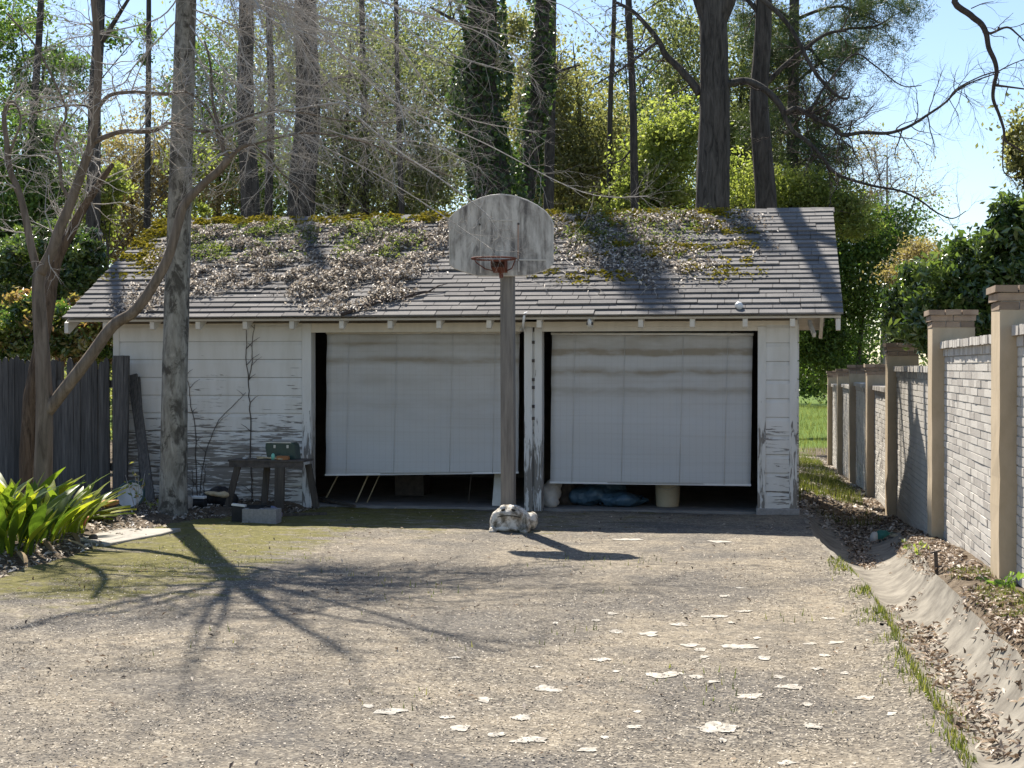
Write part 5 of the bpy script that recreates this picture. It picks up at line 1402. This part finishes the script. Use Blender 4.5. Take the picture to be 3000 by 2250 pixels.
leafy_tree('evergreen_tree', 'dark green evergreen behind the fence beyond the brown stems', 60, 27, .16, [(60, 620, 120, 120, 5200), (40, 420, 110, 110, 3000), (150, 760, 110, 100, 4200), (20, 800, 90, 110, 3600), (180, 560, 80, 90, 2200)], 'lf_green', .10)
leafy_tree('oak_tree', 'sparse green tree with sky showing through above the brown stems', 120, 31, .15, [(60, 90, 130, 100, 2600), (150, 230, 110, 80, 2200), (30, 270, 80, 80, 1500), (190, 430, 80, 70, 1500), (390, 120, 60, 80, 700)], 'lf_green', .10, hollow=.1, sub=.2)
leafy_tree('young_maple', 'small lime-leaved tree left of the pale trunk above the roof verge', 300, 26, .06, [(290, 560, 60, 45, 1900), (330, 525, 50, 35, 1200), (280, 640, 45, 50, 1300), (570, 470, 60, 50, 1300), (545, 600, 50, 40, 1100)], 'lf_lime', .085)
leafy_tree('budding_tree', 'brownish budding tree left of the pale trunk', 400, 33, .10, [(380, 460, 110, 80, 3000), (450, 540, 90, 90, 2800), (360, 600, 90, 80, 2400), (390, 690, 80, 60, 1800), (330, 730, 60, 60, 1500), (600, 520, 110, 90, 2600)], 'lf_brown', .09)
leafy_tree('evergreen_tree', 'mid green tree behind the straight pine trunk', 640, 34, .14, [(640, 330, 120, 130, 2600), (700, 480, 130, 110, 3600), (830, 560, 120, 90, 3800), (560, 200, 90, 110, 1200)], 'lf_green', .10)
leafy_tree('oak_tree', 'olive budding tree behind the veil of bare twigs', 1000, 33, .16, [(960, 300, 130, 130, 3200), (1080, 430, 140, 120, 4600), (950, 540, 140, 100, 4600), (1120, 240, 110, 110, 2600), (1200, 560, 120, 90, 4000), (1310, 430, 100, 130, 3600), (1330, 230, 90, 110, 2400), (850, 100, 100, 100, 1000)], 'lf_olive', .10)
leafy_tree('pine_crown_tree', 'dark pine foliage hanging high above the veil of twigs', 1050, 38, .18, [(1080, 70, 150, 90, 2800), (1250, 140, 120, 100, 3000), (900, 200, 110, 80, 1500), (720, 100, 100, 100, 1300)], 'lf_olive', .10)
leafy_tree('golden_tree', 'golden olive tree between the ivy-clad trunks and the lime-leaved tree', 1680, 31, .14, [(1600, 300, 100, 110, 3600), (1700, 380, 120, 120, 5200), (1640, 540, 120, 90, 4600), (1780, 500, 90, 110, 3400), (1560, 130, 80, 90, 1500)], 'lf_gold', .095)
leafy_tree('evergreen_tree', 'dark evergreen low behind the ridge right of the backboard', 1720, 36, .15, [(1700, 430, 110, 80, 2600), (1780, 600, 120, 80, 3800), (1560, 560, 110, 90, 3600), (1900, 280, 110, 100, 2200)], 'lf_dark', .10)
leafy_tree('young_maple', 'bright lime-leaved tree filling the gap left of the thick forked trunk', 1930, 28.5, .10, [(1930, 480, 90, 90, 5200), (1870, 560, 80, 70, 3600), (1980, 390, 70, 80, 2800), (1960, 600, 80, 60, 3200), (2190, 560, 60, 90, 1800)], 'lf_lime', .085)
leafy_tree('oak_tree', 'green tree seen between the two dark trunks', 2180, 33, .14, [(2170, 330, 80, 110, 4200), (2190, 470, 70, 110, 4600), (2310, 250, 70, 110, 2600), (2230, 130, 90, 90, 2200), (1990, 230, 90, 110, 2400), (2290, 420, 80, 110, 2600), (1960, 90, 110, 80, 1800)], 'lf_olive', .095)
leafy_tree('young_maple', 'yellow-green leafy tree just right of the slimmer dark trunk', 2290, 29, .10, [(2330, 560, 90, 60, 3600), (2420, 590, 80, 60, 3000), (2300, 630, 60, 40, 1400), (2480, 640, 70, 60, 2000)], 'lf_lime', .085)
leafy_tree('evergreen_tree', 'dense dark evergreen filling the gap between garage and brick wall', 2520, 47, .12, [(2440, 720, 120, 110, 6200), (2520, 830, 130, 120, 7000), (2410, 900, 90, 120, 5200), (2560, 690, 110, 90, 4200), (2440, 1040, 110, 80, 4600), (2350, 640, 80, 70, 2200), (2390, 1000, 60, 60, 2400)], 'lf_green', .13)
leafy_tree('bare_budding_tree', 'pale hazy budding tree against the blue sky beyond the wall', 2590, 48, .16, [(2540, 500, 110, 90, 900), (2620, 620, 110, 90, 1100), (2480, 600, 80, 80, 900), (2680, 720, 60, 60, 500), (2560, 420, 60, 50, 300)], 'lf_brown', .08, hollow=.1, twig=46, bark='twig')
leafy_tree('round_bush', 'small rounded brown-green treetop beside the glossy magnolia', 2690, 44, .12, [(2700, 735, 50, 30, 1200), (2660, 790, 60, 50, 1600)], 'lf_brown', .10, group='trees beyond the brick wall')
leafy_tree('yellow_leaf_tree', 'yellow-leaved branch tips over the magnolia at the wall', 3060, 26, .12, [(2990, 450, 40, 60, 900), (3060, 420, 90, 90, 2400), (3130, 560, 110, 90, 2200), (3100, 700, 110, 90, 2000), (3200, 460, 90, 100, 1800)], 'lf_gold', .09, group='trees beyond the brick wall')
# taller, looser crowns that close the view between the trunks
SCREEN = [('oak_tree', 'tall hazy oak behind the brown stems and the fence', 90, 40, 'lf_green', [(60, 180, 170, 170, 2600), (170, 500, 170, 160, 3600), (60, 700, 150, 130, 3200)]),
    ('oak_tree', 'tall loose budding oak behind the pale trunk', 470, 42, 'lf_brown', [(470, 560, 150, 110, 3200), (560, 330, 140, 150, 1700), (420, 700, 130, 70, 2200)]),
    ('elm_tree', 'tall pale green elm behind the straight pine and the dim trunk', 780, 41, 'lf_olive', [(760, 380, 170, 180, 4200), (860, 150, 170, 160, 3000), (700, 570, 160, 90, 3600), (640, 130, 120, 140, 1500)]),
    ('elm_tree', 'tall olive elm above the leaf drift left of the ivy-clad trunks', 1180, 40, 'lf_olive', [(1150, 350, 190, 180, 5200), (1280, 120, 180, 150, 3600), (1250, 540, 170, 100, 4600), (1060, 130, 150, 140, 2400)]),
    ('hickory_tree', 'tall golden hickory behind the two ivy-clad trunks', 1540, 38, 'lf_gold', [(1540, 420, 150, 160, 4400), (1590, 180, 120, 140, 2600), (1700, 540, 150, 90, 3600), (1480, 130, 120, 120, 1800)]),
    ('elm_tree', 'tall pale elm behind the slender saplings right of the backboard', 1830, 40, 'lf_olive', [(1830, 380, 140, 160, 4000), (1900, 150, 120, 120, 1900), (1800, 580, 150, 70, 3200)]),
    ('oak_tree', 'tall green oak filling the space behind the two dark trunks', 2170, 41, 'lf_olive', [(2170, 420, 150, 190, 5200), (2120, 160, 150, 140, 2600), (2260, 580, 130, 90, 3400), (2380, 500, 90, 110, 1900)])]
for nm, lb, px, Y, mt, bl in SCREEN: leafy_tree(nm, lb, px, Y, .14, [b_[:4] + (int(b_[4] * (.55 if b_[1] < 300 else .85)),) for b_ in bl], mt, .12, .5, hollow=0.0, sub=.30, twig=14)
# pine boughs top right
rng2 = np.random.default_rng(77)
b = base_of(2300, 30); root = thing('pine_tree', 'tall pine with dark needle boughs reaching into the blue sky', 'tree', b, 'trees behind the garage')
m = MB(); q, rad = limb(m, [b, P(2318, 600, 30), P(2325, 200, 30), P(2330, -400, 30)], .16, .08, 9, 5, .08)
tips = []
for pl in ([(2325, 160), (2400, 110), (2480, 85), (2560, 78), (2620, 45)], [(2325, 60), (2400, 30), (2470, 20), (2540, 50), (2600, 75)], [(2325, 250), (2380, 200), (2450, 150), (2530, 140)], [(2325, 0), (2450, -40), (2560, -10), (2620, 20)],
           [(2325, 200), (2260, 160), (2200, 100)], [(2325, 120), (2380, 150), (2420, 200), (2480, 210)], [(2325, 330), (2380, 330), (2430, 350)], [(2325, 420), (2370, 400), (2410, 430)], [(2325, 60), (2260, 20), (2200, 10)], [(2325, 400), (2270, 380), (2220, 390)], [(2325, 250), (2290, 180), (2240, 160)], [(2325, 500), (2360, 470), (2420, 480)]):
    lq, lr = limb(m, [P(x, y, 30 + .6 * i * rr.uniform(-1, 1)) for i, (x, y) in enumerate(pl)], .04, .012, 6, 5, 0)
    twigs_on(m, lq, lr, 20, .6, rr, 1, 4, .25, .5, -.1, .8, tips, None, .8, .012)
m.build('trunk', MT['bark_dark'], root)
T = np.array([[t.x, t.y, t.z] for t in tips]); n = 44
cen = np.repeat(T, n, 0) + rng2.normal(0, .07, (len(T) * n, 3)); d = unit(len(cen), rng2); d[:, 2] += .25; d /= np.linalg.norm(d, axis=1, keepdims=True)
L = rng2.uniform(.07, .14, len(cen))[:, None]; s = np.cross(d, unit(len(cen), rng2)); s /= np.linalg.norm(s, axis=1, keepdims=True)
V = np.stack([cen - s * .006, cen + s * .006, cen + d * L], 1).reshape(-1, 3)
put('needles', np_mesh('needles', V, np.arange(len(V)).reshape(-1, 3), {'rnd': np.repeat(np.repeat(rng2.uniform(0, 1, len(T)), n), 3)}), MT['lf_pine'], root)

# bare limb hanging in from a tree beyond the wall
bY = 13.2; b = base_of(3420, bY); root = thing('bare_limb_tree', 'bare tree beyond the wall whose dark limb hangs into the blue sky', 'tree', b, 'trees beyond the brick wall')
m = MB(); limb(m, [b, P(3410, 800, bY), P(3390, 200, bY), P(3370, -300, bY), P(3330, -900, bY), P(3300, -1500, bY)], .2, .05, 10, 5, .06)
tw = MB()
for pl, r0, r1, n in (([(3375, -200), (3150, -180), (2950, -120), (2800, -10), (2845, 45), (2875, 70), (2890, 100), (2897, 140), (2915, 180), (2920, 215), (2912, 250), (2910, 290), (2925, 330), (2940, 375), (2945, 410), (2965, 425), (3000, 445)], .034, .007, 0),
        ([(2893, 95), (2905, 97), (2950, 80), (2980, 100), (3010, 130)], .014, .005, 8), ([(2915, 250), (2950, 254), (3010, 262)], .012, .006, 6), ([(2940, 405), (2938, 450), (2940, 500), (2960, 520), (2980, 545)], .008, .003, 5), ([(2890, 92), (2878, 94)], .012, .006, 0), ([(3365, -350), (3250, -600), (3120, -800), (2980, -900)], .07, .015, 14), ([(3365, -300), (3500, -600), (3650, -850), (3780, -950)], .07, .015, 14), ([(3335, -800), (3250, -1100), (3200, -1400)], .05, .012, 10), ([(3335, -850), (3450, -1150), (3480, -1500)], .05, .012, 10),
        ([(2918, 210), (2870, 225), (2800, 262), (2775, 300)], .007, .004, 6), ([(2915, 215), (2960, 190), (3010, 170)], .007, .003, 6), ([(2845, 25), (2880, 10), (2910, 5)], .005, .003, 2)):
    lq, lr = limb(m if r0 > .009 else tw, [P(x, y, bY) for x, y in pl], r0, r1, 7, 5, .04)
    if n: twigs_on(tw, lq, lr, n, .24, rr, 1, 3, .15, .6, 0, .9, None, None, .4, .005)
m.build('trunk', MT['twig_dark'], root); tw.build('bare_crown', MT['twig_dark'], root)

# glossy magnolias beyond the wall
def magnolia(name, label, px, Y, blobs, mat='lf_gloss', size=.12, group='trees beyond the brick wall'):
    return leafy_tree(name, label, px, Y, .14, blobs, mat, size, .42, group=group, sub=.2, twig=6)
magnolia('magnolia_tree', 'large glossy magnolia rising over the brick wall pillars', 2900, 19, [(2910, 790, 110, 100, 3000), (2985, 660, 60, 80, 1700), (2810, 860, 100, 90, 2800), (2750, 920, 60, 70, 1900), (2860, 930, 130, 90, 3000), (3000, 850, 100, 140, 2600), (2730, 960, 50, 70, 1500), (2960, 1000, 120, 90, 2000), (2760, 1000, 110, 80, 2200)])
magnolia('holly_tree', 'dark holly behind the magnolia beside the wall', 2700, 25, [(2690, 860, 70, 80, 2800), (2660, 960, 50, 60, 1600), (2740, 830, 60, 50, 1600)], 'lf_gloss', .12)
magnolia('camellia_shrub', 'glossy shrub with reddish new leaves behind the grey fence', 60, 18.6, [(40, 930, 90, 70, 2600), (120, 960, 90, 80, 2800), (20, 1010, 90, 50, 2000)], 'lf_gloss2', .085, 'shrubs behind the fence')
magnolia('camellia_shrub', 'glossy yellow-green shrub between the fence and the garage corner', 260, 18.9, [(230, 960, 80, 60, 2800), (290, 990, 70, 70, 2600), (190, 1020, 80, 50, 2000), (300, 1050, 40, 40, 900), (215, 900, 50, 40, 900)], 'lf_gloss2', .085, 'shrubs behind the fence')
magnolia('holly_tree', 'tall glossy green shrub rising left of the roof verge', 170, 20.2, [(150, 830, 110, 90, 3800), (230, 780, 70, 80, 2600), (50, 820, 100, 90, 3000), (280, 720, 40, 40, 900), (110, 730, 90, 70, 2200)], 'lf_gloss', .09, 'shrubs behind the fence')
leafy_tree('laurel_shrub', 'dark laurel at the far end of the lawn seen past the garage corner', 2445, 62, .04, [(2395, 1095, 60, 50, 2600), (2440, 1070, 60, 60, 2600), (2340, 1080, 60, 60, 2200), (2400, 1010, 80, 60, 2600)], 'lf_dark', .17, group='trees beyond the brick wall')
# far-off wood closing the view
rngf = np.random.default_rng(15); ptsf = []; cvf = []
for x in np.arange(-52, -2, 2.4):
    hgt = rngf.uniform(6.5, 13.0); Yf_ = rngf.uniform(50, 64)
    p, v = blob((x, Yf_, -1.1 + hgt * .5), (rngf.uniform(2.2, 3.4), 2.4, hgt * .55), 2600, 44, rngf, .17, .2); ptsf.append(p); cvf.append(v)
tag(put('back_wood', leaf_mesh('back_wood', np.concatenate(ptsf), .2, .6, rng=rngf, clump=np.concatenate(cvf)), MT['far']), 'massed spring woodland behind the nearer trunks', 'wood', kind='stuff')
rngf = np.random.default_rng(5); ptsf = []; cvf = []
for x in np.arange(-75, 62, 4.2):
    Yf_ = rngf.uniform(70, 100) if not (-6 < x < 14) else rngf.uniform(112, 125)
    hgt = rngf.uniform(5.5, 10.5) * (Yf_ / 85); wd = rngf.uniform(3.2, 5.5)
    p, v = blob((x, Yf_, -1.2 + hgt * .45), (wd, 3, hgt * .55), 1500, 26, rngf, .22, .3); ptsf.append(p); cvf.append(v)
tag(put('far_wood', leaf_mesh('far_wood', np.concatenate(ptsf), .42, .6, rng=rngf, clump=np.concatenate(cvf)), MT['far']), 'far-off mixed wood closing the view behind the garden', 'wood', kind='stuff')
rngf = np.random.default_rng(9); ptsf = []; cvf = []
for x in np.arange(-34, -.5, 2.1):
    p, v = blob((x, rngf.uniform(38, 52), .6), (1.9, 1.5, rngf.uniform(1.6, 3.4)), 1100, 18, rngf, .22, .3); ptsf.append(p); cvf.append(v)
tag(put('underbrush', leaf_mesh('underbrush', np.concatenate(ptsf), .16, .55, rng=rngf, clump=np.concatenate(cvf)), MT['far']), 'tangled mixed underbrush behind the garage', 'underbrush', kind='stuff')

# ------------------------------------------------------------------ leaf litter, chips and grass on the ground
def ground_scatter(n, xr, yr, dens, seed, lift=.008):
    rng = np.random.default_rng(seed); x = rng.uniform(*xr, n * 4); y = rng.uniform(*yr, n * 4)
    ok = rng.uniform(0, 1, n * 4) < dens(x, y); x = x[ok][:n]; y = y[ok][:n]
    ondr = drive_keep(x, y) & (y < 17); onsw = np.abs(x - swale_mid(y)) < swale_half(y) - .03
    z = np.where(ondr, dz(x, y), np.where(onsw, H(x, y) + .035, gz(x, y))) + lift
    return np.stack([x, y, z + rng.uniform(0, .02, len(x))], 1)
chd = lambda x, y: (drive_keep(x, y) * np.clip(1.15 - (y - 5) / 9, .08, 1) * (.35 + .65 * (vnoise(x, y, 1.1, 8) > .47))).astype(float)
p = ground_scatter(60000, (-5.5, .9), (5.2, 14.5), chd, 4, -.006)
tag(put('gravel_chips', leaf_mesh('gravel_chips', p, .014, .6, .10, .75), MT['chip']), 'loose gravel chips and crumbs worn from the drive', 'gravel', kind='stuff')
bd = lambda x, y: np.clip((sm(1.18, 1.36, x) * (x < 1.62) * (y < 15.6) * .9) + .5 * np.exp(-((x - swale_mid(y)) / .10) ** 2) * (vnoise(x, y, 1.3, 6) > .45) + .5 * sm(.9, 1.4, x) * (y > 16.5), 0, 1) * (vnoise(x, y, 2.0, 2) > .36)
p = ground_scatter(11000, (.6, 1.66), (5.5, 24), bd, 14)
tag(put('bank_leaf_litter', leaf_mesh('bank_leaf_litter', p, .048, .45, .2, .55), MT['lf_dead_red']), 'dead leaves drifted on the bank and channel below the brick wall', 'leaf litter', kind='stuff')
ld = lambda x, y: ((x < drive_left(y) + .03) * (y < 16.98) * .9 + .5 * np.exp(-((x - drive_left(y)) / .10) ** 2) * (y < 16.8)) * (vnoise(x, y, 2.3, 9) > .4)
p = ground_scatter(4200, (-8.6, -5.0), (9.5, 17), ld, 15)
tag(put('bed_leaf_litter', leaf_mesh('bed_leaf_litter', p, .055, .45, .2, .5), MT['lf_dead']), 'pale dead leaves heaped along the bed and wall foot', 'leaf litter', kind='stuff')
dd = lambda x, y: (drive_keep(x, y) * (.2 + .8 * (vnoise(x, y, 1.7, 22) > .55))).astype(float)
p = ground_scatter(900, (-6.2, .9), (5.4, 16.9), dd, 16, .004)
tag(put('drive_leaf_bits', leaf_mesh('drive_leaf_bits', p, .035, .4, .2, .6), MT['lf_dead_red']), 'scattered leaf fragments over the drive surface', 'leaf litter', kind='stuff')
pd = lambda x, y: (np.abs(x - 1.0) < .62) * (y > 17) * .8
p = ground_scatter(3600, (.38, 1.6), (17, 44), pd, 31)
tag(put('path_leaf_litter', leaf_mesh('path_leaf_litter', p, .08, .45, .2, .5), MT['lf_dead']), 'dead leaves along the path between garage and brick wall', 'leaf litter', kind='stuff')
def blades(name, pts, L, mat, label, seed):
    rng = np.random.default_rng(seed); n = len(pts); a = rng.uniform(0, 6.28, n); lean = rng.uniform(.1, .6, n); LL = L * rng.uniform(.5, 1.4, n)
    d = np.stack([np.cos(a) * lean, np.sin(a) * lean, np.ones(n)], 1); s = np.stack([-np.sin(a), np.cos(a), np.zeros(n)], 1) * (.0035 + L * .012)
    V = np.stack([pts - s, pts + s, pts + d * LL[:, None]], 1).reshape(-1, 3)
    tag(put(name, np_mesh(name, V, np.arange(len(V)).reshape(-1, 3), {'rnd': np.repeat(rng.uniform(0, 1, n), 3)}), MT[mat]), label, 'grass', kind='stuff')
gd = lambda x, y: np.clip(sm(1.28, 1.42, x) * (x < 1.62) * (y < 12) * (vnoise(x, y, 1.6, 12) > .5) + .6 * np.exp(-((x - drive_right(y) - .02) / .11) ** 2) * (vnoise(x, y, 1.9, 13) > .5) * (y < 13), 0, 1)
blades('verge_grass', ground_scatter(11000, (.5, 1.66), (5.5, 13), gd, 41, -.01), .04, 'grass', 'short grass and weeds along the channel and bank', 41)
gd2 = lambda x, y: (x < 1.4) * (vnoise(x, y, .9, 14) > .42) * .9
blades('path_grass', ground_scatter(7000, (.4, 1.6), (18.5, 44), gd2, 42, -.01), .13, 'grass', 'rough grass on the path between garage and brick wall', 42)
gd3 = lambda x, y: (vnoise(x, y, .5, 19) > .35) * 1.0
blades('lawn_grass', ground_scatter(26000, (-3, 14), (46, 112), gd3, 43, -.01), .25, 'grass', 'sunlit lawn beyond the end of the brick wall', 43)
gd4 = lambda x, y: drive_keep(x, y) * (vnoise(x, y, 1.4, 29) > .66) * .8
blades('crack_weeds', ground_scatter(700, (-5.5, .8), (6, 14), gd4, 44, -.012), .045, 'grass', 'small tufts of grass growing through the drive', 44)
